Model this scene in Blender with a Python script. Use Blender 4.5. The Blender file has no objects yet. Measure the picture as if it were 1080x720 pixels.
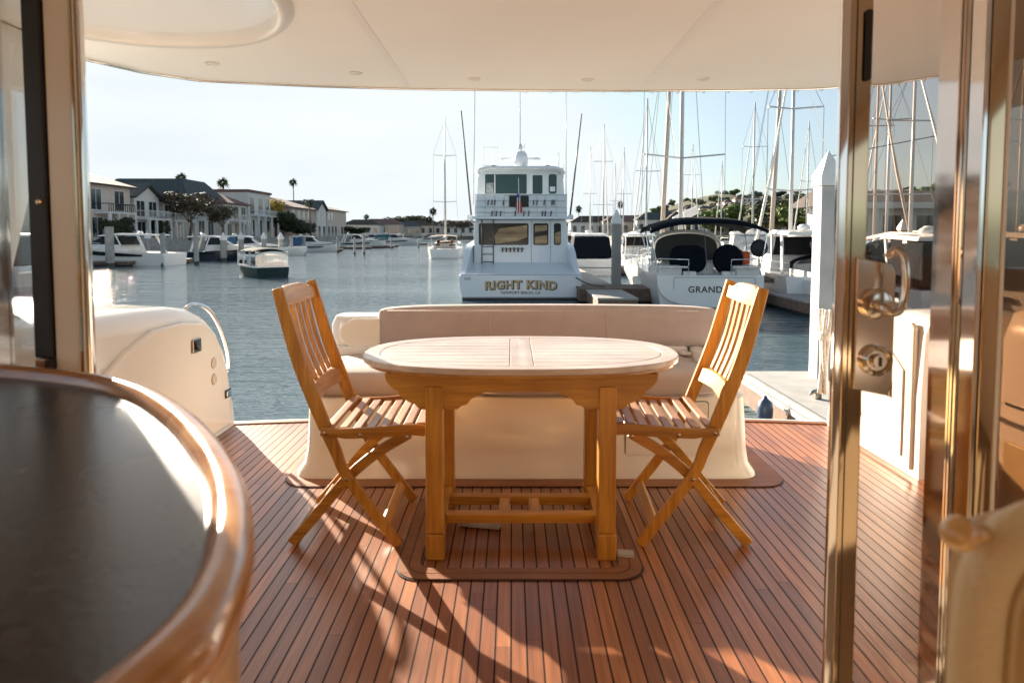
import bpy, bmesh, math, random
from mathutils import Vector, Matrix, noise
R = math.radians
random.seed(7)
sc = bpy.context.scene
COL = sc.collection
CAMZ = 1.2; PITCH = R(3.4); F = 720.0; PCY = 290.0
WZ = -1.8            # water level; the cockpit deck is z = 0

def ray(px, py):
    u = (px-540)/F; v = (PCY-py)/F
    return Vector((u, math.cos(PITCH)+v*math.sin(PITCH), -math.sin(PITCH)+v*math.cos(PITCH)))
def pt(px, py, d):
    r = ray(px, py); return Vector((0,0,CAMZ)) + r*(d/r.y)
def onz(px, py, z):
    r = ray(px, py); return Vector((0,0,CAMZ)) + r*((z-CAMZ)/r.z)

# ------------------------------------------------------------------ materials
MATS = {}
def mat(name, col, rough=.5, metal=0, var=.12, scale=6, bump=0, bscale=60, coat=0, spec=.5, stretch=(1,1,1), rvar=0, sheen=0):
    if name in MATS: return MATS[name]
    m = bpy.data.materials.new(name); m.use_nodes = True
    nt = m.node_tree; b = nt.nodes['Principled BSDF']
    b.inputs['Roughness'].default_value = rough; b.inputs['Metallic'].default_value = metal
    b.inputs['Coat Weight'].default_value = coat; b.inputs['Coat Roughness'].default_value = .06
    b.inputs['Specular IOR Level'].default_value = spec
    b.inputs['Sheen Weight'].default_value = sheen
    tc = nt.nodes.new('ShaderNodeTexCoord'); mp = nt.nodes.new('ShaderNodeMapping')
    mp.inputs['Scale'].default_value = stretch
    nt.links.new(tc.outputs['Object'], mp.inputs['Vector'])
    n = nt.nodes.new('ShaderNodeTexNoise'); n.inputs['Scale'].default_value = scale; n.inputs['Detail'].default_value = 5
    nt.links.new(mp.outputs[0], n.inputs['Vector'])
    cr = nt.nodes.new('ShaderNodeValToRGB')
    cr.color_ramp.elements[0].position = .3; cr.color_ramp.elements[1].position = .7
    cr.color_ramp.elements[0].color = (*[c*(1-var) for c in col], 1)
    cr.color_ramp.elements[1].color = (*[min(1, c*(1+var)) for c in col], 1)
    nt.links.new(n.outputs[0], cr.inputs[0]); nt.links.new(cr.outputs[0], b.inputs['Base Color'])
    if rvar:
        mr = nt.nodes.new('ShaderNodeMapRange'); mr.inputs['To Min'].default_value = max(0, rough-rvar); mr.inputs['To Max'].default_value = rough+rvar
        nt.links.new(n.outputs[0], mr.inputs[0]); nt.links.new(mr.outputs[0], b.inputs['Roughness'])
    if bump:
        n2 = nt.nodes.new('ShaderNodeTexNoise'); n2.inputs['Scale'].default_value = bscale; n2.inputs['Detail'].default_value = 4
        nt.links.new(mp.outputs[0], n2.inputs['Vector'])
        bp = nt.nodes.new('ShaderNodeBump'); bp.inputs['Strength'].default_value = bump; bp.inputs['Distance'].default_value = .01
        nt.links.new(n2.outputs[0], bp.inputs['Height']); nt.links.new(bp.outputs[0], b.inputs['Normal'])
    MATS[name] = m; return m

def wood(name, dark, light, axis=0, rough=.35, coat=.4, freq=9, spec=.5):
    """wood with grain running along the given object axis"""
    if name in MATS: return MATS[name]
    m = bpy.data.materials.new(name); m.use_nodes = True
    nt = m.node_tree; b = nt.nodes['Principled BSDF']; L = nt.links.new
    b.inputs['Coat Weight'].default_value = coat; b.inputs['Coat Roughness'].default_value = .12
    b.inputs['Specular IOR Level'].default_value = spec
    tc = nt.nodes.new('ShaderNodeTexCoord'); mp = nt.nodes.new('ShaderNodeMapping')
    s = [freq*6]*3; s[axis] = freq*.35; mp.inputs['Scale'].default_value = s
    L(tc.outputs['Object'], mp.inputs['Vector'])
    n = nt.nodes.new('ShaderNodeTexNoise'); n.inputs['Scale'].default_value = 1; n.inputs['Detail'].default_value = 8; n.inputs['Distortion'].default_value = .6
    L(mp.outputs[0], n.inputs['Vector'])
    cr = nt.nodes.new('ShaderNodeValToRGB'); e = cr.color_ramp.elements
    e[0].position = .28; e[0].color = (*dark, 1); e[1].position = .72; e[1].color = (*light, 1)
    L(n.outputs[0], cr.inputs[0])
    n3 = nt.nodes.new('ShaderNodeTexNoise'); n3.inputs['Scale'].default_value = 3.5; n3.inputs['Detail'].default_value = 2
    L(tc.outputs['Object'], n3.inputs['Vector'])
    mx = nt.nodes.new('ShaderNodeMix'); mx.data_type = 'RGBA'; mx.blend_type = 'MULTIPLY'; mx.inputs[0].default_value = .8
    c2 = nt.nodes.new('ShaderNodeValToRGB'); c2.color_ramp.elements[0].position = .35; c2.color_ramp.elements[0].color = (.72,.66,.62,1)
    c2.color_ramp.elements[1].position = .62; c2.color_ramp.elements[1].color = (1,1,1,1)
    L(n3.outputs[0], c2.inputs[0]); L(cr.outputs[0], mx.inputs[6]); L(c2.outputs[0], mx.inputs[7])
    oi = nt.nodes.new('ShaderNodeObjectInfo'); rr_ = nt.nodes.new('ShaderNodeMapRange'); rr_.inputs['To Min'].default_value = .74; rr_.inputs['To Max'].default_value = 1.14; L(oi.outputs['Random'], rr_.inputs[0])
    hv = nt.nodes.new('ShaderNodeHueSaturation'); L(rr_.outputs[0], hv.inputs['Value']); L(mx.outputs[2], hv.inputs['Color'])
    va = nt.nodes.new('ShaderNodeVectorMath'); va.operation = 'MULTIPLY_ADD'; va.inputs[1].default_value = (1,1,1)
    cb = nt.nodes.new('ShaderNodeCombineXYZ'); ml = nt.nodes.new('ShaderNodeMath'); ml.operation = 'MULTIPLY'; ml.inputs[1].default_value = 7.3; L(oi.outputs['Random'], ml.inputs[0])
    for q in range(3): L(ml.outputs[0], cb.inputs[q])
    L(tc.outputs['Object'], va.inputs[0]); L(cb.outputs[0], va.inputs[2]); L(va.outputs[0], mp.inputs['Vector'])
    L(hv.outputs[0], b.inputs['Base Color'])
    mr = nt.nodes.new('ShaderNodeMapRange'); mr.inputs['To Min'].default_value = rough-.08; mr.inputs['To Max'].default_value = rough+.15
    L(n.outputs[0], mr.inputs[0]); L(mr.outputs[0], b.inputs['Roughness'])
    bp = nt.nodes.new('ShaderNodeBump'); bp.inputs['Strength'].default_value = .12; bp.inputs['Distance'].default_value = .002
    L(n.outputs[0], bp.inputs['Height']); L(bp.outputs[0], b.inputs['Normal'])
    MATS[name] = m; return m

def teak_deck():
    m = bpy.data.materials.new('teak_deck'); m.use_nodes = True
    nt = m.node_tree; b = nt.nodes['Principled BSDF']; L = nt.links.new
    def N(t, **k):
        n = nt.nodes.new('ShaderNode'+t)
        for a, v in k.items(): setattr(n, a, v)
        return n
    def M(op, a, bb=None):
        n = N('Math', operation=op)
        for i, s in enumerate((a, bb)):
            if s is None: continue
            if isinstance(s, (int, float)): n.inputs[i].default_value = s
            else: L(s, n.inputs[i])
        return n.outputs[0]
    tc = N('TexCoord'); sx = N('SeparateXYZ'); L(tc.outputs['Object'], sx.inputs[0])
    x = M('DIVIDE', sx.outputs[0], .046); fl = M('FLOOR', x); fr = M('FRACT', x)
    edge = M('GREATER_THAN', fr, .885)                    # caulk line between planks
    w1 = N('TexWhiteNoise', noise_dimensions='1D'); L(fl, w1.inputs['W'])
    # butt joints: each plank cut at its own offset
    yj = M('FRACT', M('ADD', M('DIVIDE', sx.outputs[1], 2.3), w1.outputs[0]))
    joint = M('LESS_THAN', yj, .0006)
    seg = M('ADD', fl, M('MULTIPLY', M('FLOOR', M('ADD', M('DIVIDE', sx.outputs[1], 2.3), w1.outputs[0])), 37.3))
    w2 = N('TexWhiteNoise', noise_dimensions='1D'); L(seg, w2.inputs['W'])
    cr = N('ValToRGB'); e = cr.color_ramp.elements
    e[0].color = (.25,.080,.026,1); e[1].color = (.48,.185,.064,1); L(w2.outputs[0], cr.inputs[0])
    mp = N('Mapping'); mp.inputs['Scale'].default_value = (75,3.2,1)
    ofs = N('CombineXYZ'); L(w2.outputs[0], ofs.inputs[1]); va = N('VectorMath', operation='ADD'); L(tc.outputs['Object'], va.inputs[0]); L(ofs.outputs[0], va.inputs[1]); L(va.outputs[0], mp.inputs[0])
    gn = N('TexNoise'); gn.inputs['Scale'].default_value = 1; gn.inputs['Detail'].default_value = 7; L(mp.outputs[0], gn.inputs['Vector'])
    g2 = N('ValToRGB'); g2.color_ramp.elements[0].position = .3; g2.color_ramp.elements[0].color = (.62,.56,.52,1); g2.color_ramp.elements[1].position = .65; g2.color_ramp.elements[1].color = (1.1,1.1,1.1,1)
    L(gn.outputs[0], g2.inputs[0])
    mx = N('Mix', data_type='RGBA', blend_type='MULTIPLY'); mx.inputs[0].default_value = 1; L(cr.outputs[0], mx.inputs[6]); L(g2.outputs[0], mx.inputs[7])
    st = N('TexNoise'); st.inputs['Scale'].default_value = 1.7; st.inputs['Detail'].default_value = 4; L(tc.outputs['Object'], st.inputs['Vector'])
    s2 = N('ValToRGB'); s2.color_ramp.elements[0].position = .35; s2.color_ramp.elements[0].color = (.76,.76,.8,1); s2.color_ramp.elements[1].position = .65; s2.color_ramp.elements[1].color = (1.05,1.02,1,1)
    L(st.outputs[0], s2.inputs[0])
    mx2 = N('Mix', data_type='RGBA', blend_type='MULTIPLY'); mx2.inputs[0].default_value = 1; L(mx.outputs[2], mx2.inputs[6]); L(s2.outputs[0], mx2.inputs[7])
    line = M('MAXIMUM', edge, joint)
    mx3 = N('Mix', data_type='RGBA'); L(line, mx3.inputs[0]); L(mx2.outputs[2], mx3.inputs[6]); mx3.inputs[7].default_value = (.018,.012,.012,1)
    L(mx3.outputs[2], b.inputs['Base Color']); b.inputs['Coat Weight'].default_value = .28; b.inputs['Coat Roughness'].default_value = .5; b.inputs['Coat IOR'].default_value = 1.7
    rg = N('MapRange'); rg.inputs['To Min'].default_value = .24; rg.inputs['To Max'].default_value = .46; L(st.outputs[0], rg.inputs[0]); L(M('MAXIMUM', rg.outputs[0], M('MULTIPLY', line, .8)), b.inputs['Roughness'])
    L(M('MULTIPLY', M('SUBTRACT', 1.0, line), .85), b.inputs['Specular IOR Level'])
    h = M('MULTIPLY', gn.outputs[0], .35)
    bp = N('Bump'); bp.inputs['Strength'].default_value = .35; bp.inputs['Distance'].default_value = .002; L(h, bp.inputs['Height']); L(bp.outputs[0], b.inputs['Normal'])
    return m

def water_mat():
    m = bpy.data.materials.new('harbour_water'); m.use_nodes = True
    nt = m.node_tree; b = nt.nodes['Principled BSDF']; L = nt.links.new
    b.inputs['Base Color'].default_value = (.070,.118,.142,1); b.inputs['Roughness'].default_value = .06
    b.inputs['IOR'].default_value = 1.58
    tc = nt.nodes.new('ShaderNodeTexCoord')
    prev = None
    for sca, st, dist, det in ((.25,(.6,1.5,1),.22,2), (1.0,(.3,2.0,1),.19,3), (3.0,(.36,1.9,1),.085,3), (9,(.5,1.6,1),.02,2)):
        mp = nt.nodes.new('ShaderNodeMapping'); mp.inputs['Scale'].default_value = st; mp.inputs['Rotation'].default_value = (0,0,R(12))
        L(tc.outputs['Object'], mp.inputs[0])
        n = nt.nodes.new('ShaderNodeTexNoise'); n.inputs['Scale'].default_value = sca; n.inputs['Detail'].default_value = det; n.inputs['Distortion'].default_value = .5
        L(mp.outputs[0], n.inputs['Vector'])
        bp = nt.nodes.new('ShaderNodeBump'); bp.inputs['Distance'].default_value = dist
        if sca < 9:
            n9 = nt.nodes.new('ShaderNodeTexNoise'); n9.inputs['Scale'].default_value = .045; n9.inputs['Detail'].default_value = 3; L(mp.outputs[0], n9.inputs['Vector'])
            m9 = nt.nodes.new('ShaderNodeMapRange'); m9.inputs['From Min'].default_value = .38; m9.inputs['From Max'].default_value = .62; m9.inputs['To Min'].default_value = .25; m9.inputs['To Max'].default_value = 1.0
            L(n9.outputs[0], m9.inputs[0]); L(m9.outputs[0], bp.inputs['Strength'])
        L(n.outputs[0], bp.inputs['Height'])
        if prev: L(prev.outputs[0], bp.inputs['Normal'])
        prev = bp
    L(prev.outputs[0], b.inputs['Normal'])
    return m

def glass(name, tint, refl=1.45, extra=0.0, rough=.01):
    if name in MATS: return MATS[name]
    m = bpy.data.materials.new(name); m.use_nodes = True
    nt = m.node_tree; nt.nodes.clear(); L = nt.links.new
    o = nt.nodes.new('ShaderNodeOutputMaterial'); t = nt.nodes.new('ShaderNodeBsdfTransparent'); g = nt.nodes.new('ShaderNodeBsdfGlossy')
    t.inputs[0].default_value = (*tint, 1); g.inputs['Roughness'].default_value = rough; g.inputs[0].default_value = (1,1,1,1)
    fr = nt.nodes.new('ShaderNodeFresnel'); fr.inputs[0].default_value = refl
    ad = nt.nodes.new('ShaderNodeMath'); ad.operation = 'ADD'; ad.inputs[1].default_value = extra; L(fr.outputs[0], ad.inputs[0])
    tcn = nt.nodes.new('ShaderNodeTexCoord'); sm = nt.nodes.new('ShaderNodeTexNoise'); sm.inputs['Scale'].default_value = 3
    L(tcn.outputs['Object'], sm.inputs['Vector'])
    m2 = nt.nodes.new('ShaderNodeMath'); m2.operation = 'MULTIPLY_ADD'; m2.inputs[1].default_value = .03; L(sm.outputs[0], m2.inputs[0]); L(ad.outputs[0], m2.inputs[2])
    mx = nt.nodes.new('ShaderNodeMixShader'); L(m2.outputs[0], mx.inputs[0]); L(t.outputs[0], mx.inputs[1]); L(g.outputs[0], mx.inputs[2]); L(mx.outputs[0], o.inputs[0])
    MATS[name] = m; return m

GEL = mat('white_gelcoat', (.84,.82,.79), .16, var=.025, scale=1.5, coat=.5, rvar=.05)
GELC = mat('cream_gelcoat', (.83,.765,.67), .20, var=.03, scale=1.2, coat=.4, rvar=.06)
CEIL = mat('cream_headliner', (.84,.735,.645), .42, var=.03, scale=1.0, bump=.05, bscale=180)
CEILD = mat('headliner_lip', (.74,.66,.58), .3, var=.03)
CUSH = mat('taupe_upholstery', (.47,.395,.38), .85, var=.07, scale=9, bump=.5, bscale=420, sheen=.3)
PIPE = mat('taupe_piping', (.62,.50,.44), .7, var=.05)
CHROME = mat('polished_steel', (.86,.84,.81), .07, 1, var=.04, scale=3, rvar=.03)
STEELW = mat('reflection_bronze_steel', (.60,.47,.31), .07, 1, var=.08, scale=2, rvar=.04)  # bronze tone; on the right stile it stands in for mirrored wood
STEELD = mat('stained_steel', (.42,.36,.30), .16, 1, var=.1, scale=8)
BLACK = mat('black_rubber', (.012,.011,.011), .4, var=.3)
DARKP = mat('black_plastic', (.02,.02,.022), .3, var=.2)
TEAKY = wood('varnished_teak_upright', (.40,.145,.014), (.72,.345,.040), axis=2)
TEAKX = wood('varnished_teak_lengthwise', (.40,.145,.015), (.72,.345,.042), axis=0)
TEAKD = wood('varnished_teak_crosswise', (.42,.165,.024), (.74,.37,.062), axis=1)
TOPW = wood('sheen_paled_teak_top', (.44,.335,.285), (.66,.55,.48), axis=0, rough=.36, coat=.55, freq=5, spec=.7)  # teak greyed and paled to stand in for sky sheen
RIMW = wood('lacquered_cherry', (.46,.17,.045), (.72,.36,.125), axis=0, rough=.14, coat=1, freq=3)
PANW = wood('cherry_panelling', (.34,.15,.05), (.58,.30,.115), axis=2, rough=.3, coat=.5, freq=2)
COUNTER = mat('charcoal_countertop', (.050,.044,.043), .27, var=.25, scale=3, bump=.05, bscale=120, rvar=.08)
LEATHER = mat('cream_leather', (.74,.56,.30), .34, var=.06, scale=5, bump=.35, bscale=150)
CAULK = mat('black_caulk', (.018,.012,.012), .5, var=.2)
TEAKF = wood('deck_border_teak', (.24,.085,.029), (.42,.17,.064), axis=0, rough=.45, coat=0, freq=6)
TEAKDK = teak_deck()
WATER = water_mat()

# ------------------------------------------------------------------ mesh builder
class MB:
    def __init__(s): s.v = []; s.f = []
    def add(s, vs, fs):
        k = len(s.v); s.v += [Vector(v) for v in vs]; s.f += [tuple(k+i for i in f) for f in fs]; return s
    def box(s, x0,x1,y0,y1,z0,z1):
        return s.add([(x0,y0,z0),(x1,y0,z0),(x1,y1,z0),(x0,y1,z0),(x0,y0,z1),(x1,y0,z1),(x1,y1,z1),(x0,y1,z1)],
                     [(0,3,2,1),(4,5,6,7),(0,1,5,4),(1,2,6,5),(2,3,7,6),(3,0,4,7)])
    def beam(s, p, q, w, h, side=(0,1,0), w2=None, h2=None):
        """box from p to q; w measured along 'side', h across"""
        p = Vector(p); q = Vector(q); d = (q-p).normalized(); a = Vector(side); a = (a-d*a.dot(d)).normalized(); b = d.cross(a)
        w2 = w2 or w; h2 = h2 or h
        vs = [p+a*sx*w/2+b*sy*h/2 for sx, sy in ((-1,-1),(1,-1),(1,1),(-1,1))]+[q+a*sx*w2/2+b*sy*h2/2 for sx, sy in ((-1,-1),(1,-1),(1,1),(-1,1))]
        return s.add(vs, [(0,3,2,1),(4,5,6,7),(0,1,5,4),(1,2,6,5),(2,3,7,6),(3,0,4,7)])
    def ribbon(s, pts, w, hs, side=(0,1,0)):
        """bent flat bar through pts, thickness w along side, depth hs (number or list) in the bend plane"""
        pts = [Vector(p) for p in pts]; a = Vector(side).normalized(); n = len(pts)
        rings = []
        for i, p in enumerate(pts):
            d = (pts[min(i+1,n-1)]-pts[max(i-1,0)]).normalized(); b = d.cross(a).normalized()
            h = hs[i] if isinstance(hs, (list,tuple)) else hs
            rings.append([p+a*sx*w/2+b*sy*h/2 for sx, sy in ((-1,-1),(1,-1),(1,1),(-1,1))])
        return s.loft(rings)
    def loft(s, rings, cap=True, closed=True, loop=False):
        k = len(s.v); n = len(rings[0]); 
        for r in rings: s.v += [Vector(p) for p in r]
        m = len(rings)
        for i in range(m if loop else m-1):
            j2 = (i+1) % m
            for j in range(n if closed else n-1):
                a = k+i*n+j; b = k+i*n+(j+1)%n; c = k+j2*n+(j+1)%n; d = k+j2*n+j
                s.f.append((a,b,c,d))
        if cap and not loop:
            s.f.append(tuple(k+j for j in reversed(range(n)))); s.f.append(tuple(k+(m-1)*n+j for j in range(n)))
        return s
    def tube(s, path, r, n=8, loop=False):
        path = [Vector(p) for p in path]; m = len(path); rings = []
        up = None
        for i, p in enumerate(path):
            if loop: d = (path[(i+1)%m]-path[i-1]).normalized()
            else: d = (path[min(i+1,m-1)]-path[max(i-1,0)]).normalized()
            if up is None:
                up = Vector((0,0,1)) if abs(d.z) < .9 else Vector((0,1,0))
            a = (up-d*up.dot(d)).normalized(); b = d.cross(a); up = a
            rr = r[i] if isinstance(r, (list,tuple)) else r
            rings.append([p+a*math.cos(t)*rr+b*math.sin(t)*rr for t in [2*math.pi*j/n for j in range(n)]])
        return s.loft(rings, loop=loop)
    def lathe(s, prof, c=(0,0,0), axis='z', n=20):
        c = Vector(c); rings = []
        for r, h in prof:
            r = max(r, 1e-4); ring = []
            for j in range(n):
                t = 2*math.pi*j/n; a, b = r*math.cos(t), r*math.sin(t)
                ring.append(c+Vector({'z':(a,b,h),'y':(b,h,a),'x':(h,a,b)}[axis]))
            rings.append(ring)
        return s.loft(rings)
    def prism(s, poly, a, b, axis='z'):
        f = {'z':lambda u,v,w:(u,v,w),'y':lambda u,v,w:(u,w,v),'x':lambda u,v,w:(w,u,v)}[axis]
        return s.loft([[f(u,v,a) for u,v in poly],[f(u,v,b) for u,v in poly]])
    def xf(s, M, start=0):
        for i in range(start, len(s.v)): s.v[i] = M @ s.v[i]
        return s
    def build(s, name, m, parent=None, smooth=False, bevel=0, seg=2, world=True, sub=0, auto=None):
        off = Vector((0,0,0))
        if parent and world:
            p = parent
            while p: off += p.location; p = p.parent
        me = bpy.data.meshes.new(name); me.from_pydata([tuple(v-off) for v in s.v], [], s.f)
        bm = bmesh.new(); bm.from_mesh(me); bmesh.ops.recalc_face_normals(bm, faces=bm.faces); bm.to_mesh(me); bm.free()
        me.materials.append(m)
        o = bpy.data.objects.new(name, me); COL.objects.link(o)
        if parent: o.parent = parent
        if smooth or auto:
            for p in me.polygons: p.use_smooth = True
            if auto:
                bm = bmesh.new(); bm.from_mesh(me)
                for e in bm.edges:
                    if len(e.link_faces) == 2 and e.calc_face_angle(0) > R(auto): e.smooth = False
                bm.to_mesh(me); bm.free()
        if bevel:
            bv = o.modifiers.new('bevel','BEVEL'); bv.width = bevel; bv.segments = seg; bv.limit_method = 'ANGLE'; bv.angle_limit = R(38)
            for p in me.polygons: p.use_smooth = True
            o.modifiers.new('wn','WEIGHTED_NORMAL')
        if sub:
            sb = o.modifiers.new('sub','SUBSURF'); sb.levels = sb.render_levels = sub
        return o

def tag(o, label=None, cat=None, group=None, kind=None):
    if label: o['label'] = label
    if cat: o['category'] = cat
    if group: o['group'] = group
    if kind: o['kind'] = kind
    return o
def empty(name, loc=(0,0,0), rz=0):
    o = bpy.data.objects.new(name, None); COL.objects.link(o); o.location = loc; o.rotation_euler = (0,0,rz); o.empty_display_size = .1
    return o
KIDS = {}
def copy_tree(o, parent=None):
    c = o.copy(); COL.objects.link(c); c.parent = parent
    for ch in [x for x in COL.objects if x.parent == o]:
        copy_tree(ch, c)
    return c
def text(name, body, size, m, parent, M, sx=1, ext=.003, arc=0, bold=0, fontspace=1):
    cu = bpy.data.curves.new(name, 'FONT'); cu.body = body; cu.size = size; cu.extrude = ext; cu.align_x = 'CENTER'; cu.align_y = 'CENTER'
    cu.space_character = fontspace; cu.offset = bold
    t = bpy.data.objects.new(name+'_c', cu); COL.objects.link(t)
    dg = bpy.context.evaluated_depsgraph_get(); me = bpy.data.meshes.new_from_object(t.evaluated_get(dg))
    COL.objects.unlink(t); bpy.data.objects.remove(t)
    for v in me.vertices:
        v.co.x *= sx; v.co.y -= arc*v.co.x**2; v.co = M @ v.co
    me.materials.clear(); me.materials.append(m); me.name = name
    o = bpy.data.objects.new(name, me); COL.objects.link(o); o.parent = parent
    return o
def superell(cx, cy, a, b, n, k=48):
    out = []
    for i in range(k):
        t = 2*math.pi*i/k; c, s_ = math.cos(t), math.sin(t)
        out.append((cx+a*math.copysign(abs(c)**(2/n), c), cy+b*math.copysign(abs(s_)**(2/n), s_)))
    return out
def cushion(name, x0,x1,y0,y1,z0,z1, r, m, parent, puff=.012):
    """rounded upholstered block"""
    mb = MB(); nx, ny, nz = 14, 8, 6
    bm = bmesh.new(); bmesh.ops.create_cube(bm, size=1)
    bmesh.ops.subdivide_edges(bm, edges=bm.edges[:], cuts=9, use_grid_fill=True)
    sx, sy, sz = x1-x0, y1-y0, z1-z0
    for v in bm.verts:
        p = Vector((v.co.x*sx, v.co.y*sy, v.co.z*sz)); q = Vector((max(-sx/2+r,min(sx/2-r,p.x)), max(-sy/2+r,min(sy/2-r,p.y)), max(-sz/2+r,min(sz/2-r,p.z))))
        d = p-q
        if d.length > 1e-6: p = q+d.normalized()*r if (abs(d.x)>0)+(abs(d.y)>0)+(abs(d.z)>0) > 1 else p
        u, w, t = 2*v.co.x, 2*v.co.y, 2*v.co.z
        k = (1-u*u)*(1-w*w)+(1-w*w)*(1-t*t)*.3
        n3 = noise.noise(Vector((p.x*3+x0, p.y*4, p.z*5)))*.006
        p.z += math.copysign(1, t)*puff*(1-u*u)*(1-w*w)*abs(t)
        p.y += math.copysign(1, w)*puff*(1-u*u)*(1-t*t)*abs(w) + n3
        p += Vector(((x0+x1)/2,(y0+y1)/2,(z0+z1)/2)); v.co = p
    off = Vector((0,0,0)); pp = parent
    while pp: off += pp.location; pp = pp.parent
    for v in bm.verts: v.co -= off
    me = bpy.data.meshes.new(name); bm.to_mesh(me); bm.free(); me.materials.append(m)
    for p in me.polygons: p.use_smooth = True
    o = bpy.data.objects.new(name, me); COL.objects.link(o); o.parent = parent
    sb = o.modifiers.new('sub','SUBSURF'); sb.levels = sb.render_levels = 1
    return o
# ================================================================== OUR OWN BOAT
# ---- deck
def arc_edge(x0, x1, y_side, y_mid, n=24):
    return [(x0+(x1-x0)*i/n, y_side+(y_mid-y_side)*(1-((2*i/n)-1)**2)) for i in range(n+1)]
stern = arc_edge(-1.80, 2.05, 4.29, 4.44)
deck = MB().prism([(-2.6,1.46),(2.9,1.46),(2.9,3.9)]+list(reversed(stern))+[(-2.6,3.9)], -.06, 0).build('deck', TEAKDK)
tag(deck, kind='structure')
MB().loft([[(x,y+.001,-.055),(x,y+.022,-.055),(x,y+.022,.006),(x,y+.001,.006)] for x,y in stern]).build('deck_edge_trim', GEL, deck)
MB().loft([[(x,y-.05,.004),(x,y-.0,.004),(x,y-.0,.007),(x,y-.05,.007)] for x,y in stern]).build('border_plank', TEAKF, deck)
# border plank that follows the foot of the settee
def rrect(x0,x1,y0,y1,r,n=8):
    out=[]
    for cx,cy,a0 in ((x1-r,y1-r,0),(x0+r,y1-r,90),(x0+r,y0+r,180),(x1-r,y0+r,270)):
        for i in range(n+1):
            t=R(a0+90*i/n); out.append((cx+r*math.cos(t),cy+r*math.sin(t)))
    return out
def frame(outer, inner, z0, z1):
    mb=MB(); k=len(outer)
    mb.v=[Vector((x,y,z)) for z in (z0,z1) for x,y in outer]+[Vector((x,y,z)) for z in (z0,z1) for x,y in inner]
    for i in range(k):
        j=(i+1)%k
        mb.f+=[(i,j,k+j,k+i),(2*k+i,3*k+i,3*k+j,2*k+j),(k+i,k+j,3*k+j,3*k+i),(i,2*k+i,2*k+j,j)]
    return mb
frame(rrect(-1.115,1.335,3.175,4.25,.14), rrect(-1.0,1.1,3.4,4.1,.12), .003, .0042).build('caulk_seam', CAULK, deck)
frame(rrect(-1.109,1.329,3.182,4.24,.135), rrect(-.99,1.09,3.41,4.0,.11), .004, .0065).build('border_plank', TEAKF, deck)
for (a,b,c,d,r) in ((-.42,.475,2.30,3.08,.10),):
    frame(rrect(a,b,c,d,r), rrect(a+.09,b-.09,c+.09,d-.09,r*.45), .003,.0042).build('caulk_seam', CAULK, deck)
    frame(rrect(a+.006,b-.006,c+.006,d-.006,r), rrect(a+.044,b-.044,c+.044,d-.044,r*.7), .0044,.0066).build('hatch_border', TEAKF, deck)
    frame(rrect(a+.048,b-.048,c+.048,d-.048,r*.7), rrect(a+.084,b-.084,c+.084,d-.084,r*.5), .0044,.0066).build('hatch_border', TEAKF, deck)

# ---- hull and swim platform of our boat below the deck edge
hullm = MB()
rings=[]
for y,hw in ((1.0,2.75),(2.5,2.72),(3.6,2.6),(4.05,2.3),(4.2,1.9)):
    rings.append([(-hw+.1,y,-.07),(-hw,y,-.6),(-hw+.15,y,-1.9),(hw-.15+.2,y,-1.9),(hw+.2,y,-.6),(hw+.1,y,-.07)])
tag(hullm.loft(rings).build('hull', GEL, auto=30), kind='structure')

# ---- settee
S = empty('settee', (.07,3.7,0)); tag(S, 'cream moulded settee with taupe cushions across the stern, behind the teak table', 'settee')
def rr3(x0,x1,y0,y1,r,z): return [(x,y,z) for x,y in rrect(x0,x1,y0,y1,r,6)]
MB().loft([rr3(-1.075,1.22,3.275,4.12,.10,.0075), rr3(-1.07,1.215,3.278,4.115,.10,.025), rr3(-1.045,1.19,3.298,4.1,.10,.065),
           rr3(-1.03,1.18,3.305,4.1,.10,.14), rr3(-1.02,1.165,3.31,4.1,.10,.395), rr3(-1.01,1.155,3.32,4.09,.10,.405)]).build('base', GELC, S, auto=50)
MB().box(-1.015,.99,3.79,4.09,.4,.575).build('back_shelf', GEL, S, bevel=.02)
MB().loft([rr3(.99,1.165,3.4,4.09,.06,.4), rr3(.99,1.16,3.41,4.09,.06,.50), rr3(1.0,1.14,3.5,4.08,.06,.565),rr3(1.02,1.12,3.55,4.07,.05,.575)]).build('end_moulding', GEL, S, auto=50)
# locker door on the right and drawer line
def outline_panel(x0,x1,z0,z1,y,m,name,par,t=.006):
    frame([(a,b) for a,b in rrect(x0,x1,z0,z1,.012,3)],[(a,b) for a,b in rrect(x0+.004,x1-.004,z0+.004,z1-.004,.009,3)],0,1)
    p=MB().loft([[(a,y+.004,b) for a,b in rrect(x0,x1,z0,z1,.014,3)],[(a,y-t,b) for a,b in rrect(x0,x1,z0,z1,.014,3)]]).build(name,m,par,bevel=.003)
    return p
MB().loft([[(a,3.312,b) for a,b in rrect(.555,.965,.11,.385,.014,3)],[(a,3.3035,b) for a,b in rrect(.555,.965,.11,.385,.014,3)]]).build('door_gap', DARKP, S)
outline_panel(.559,.961,.238,.381,3.306,GELC,'locker_door',S)
outline_panel(.559,.961,.114,.234,3.306,GELC,'locker_door',S)
cushion('seat_cushion', -1.0,-.18,3.275,3.82,.405,.535,.035,CUSH,S,.014)
cushion('seat_cushion', -.175,1.0,3.275,3.82,.405,.535,.035,CUSH,S,.014)
for x0,x1 in ((-.99,-.19),(-.165,.985)):
    MB().tube([(x0,3.283,.43),(x1,3.283,.43)],.0045).build('cushion_piping',PIPE,S,smooth=True)
cushion('back_cushion', -.755,1.165,3.80,3.94,.56,.795,.045,CUSH,S,.01)
MB().tube([(-.70,3.808,.772),(1.05,3.808,.772)],.004).build('cushion_piping',PIPE,S,smooth=True)
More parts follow.
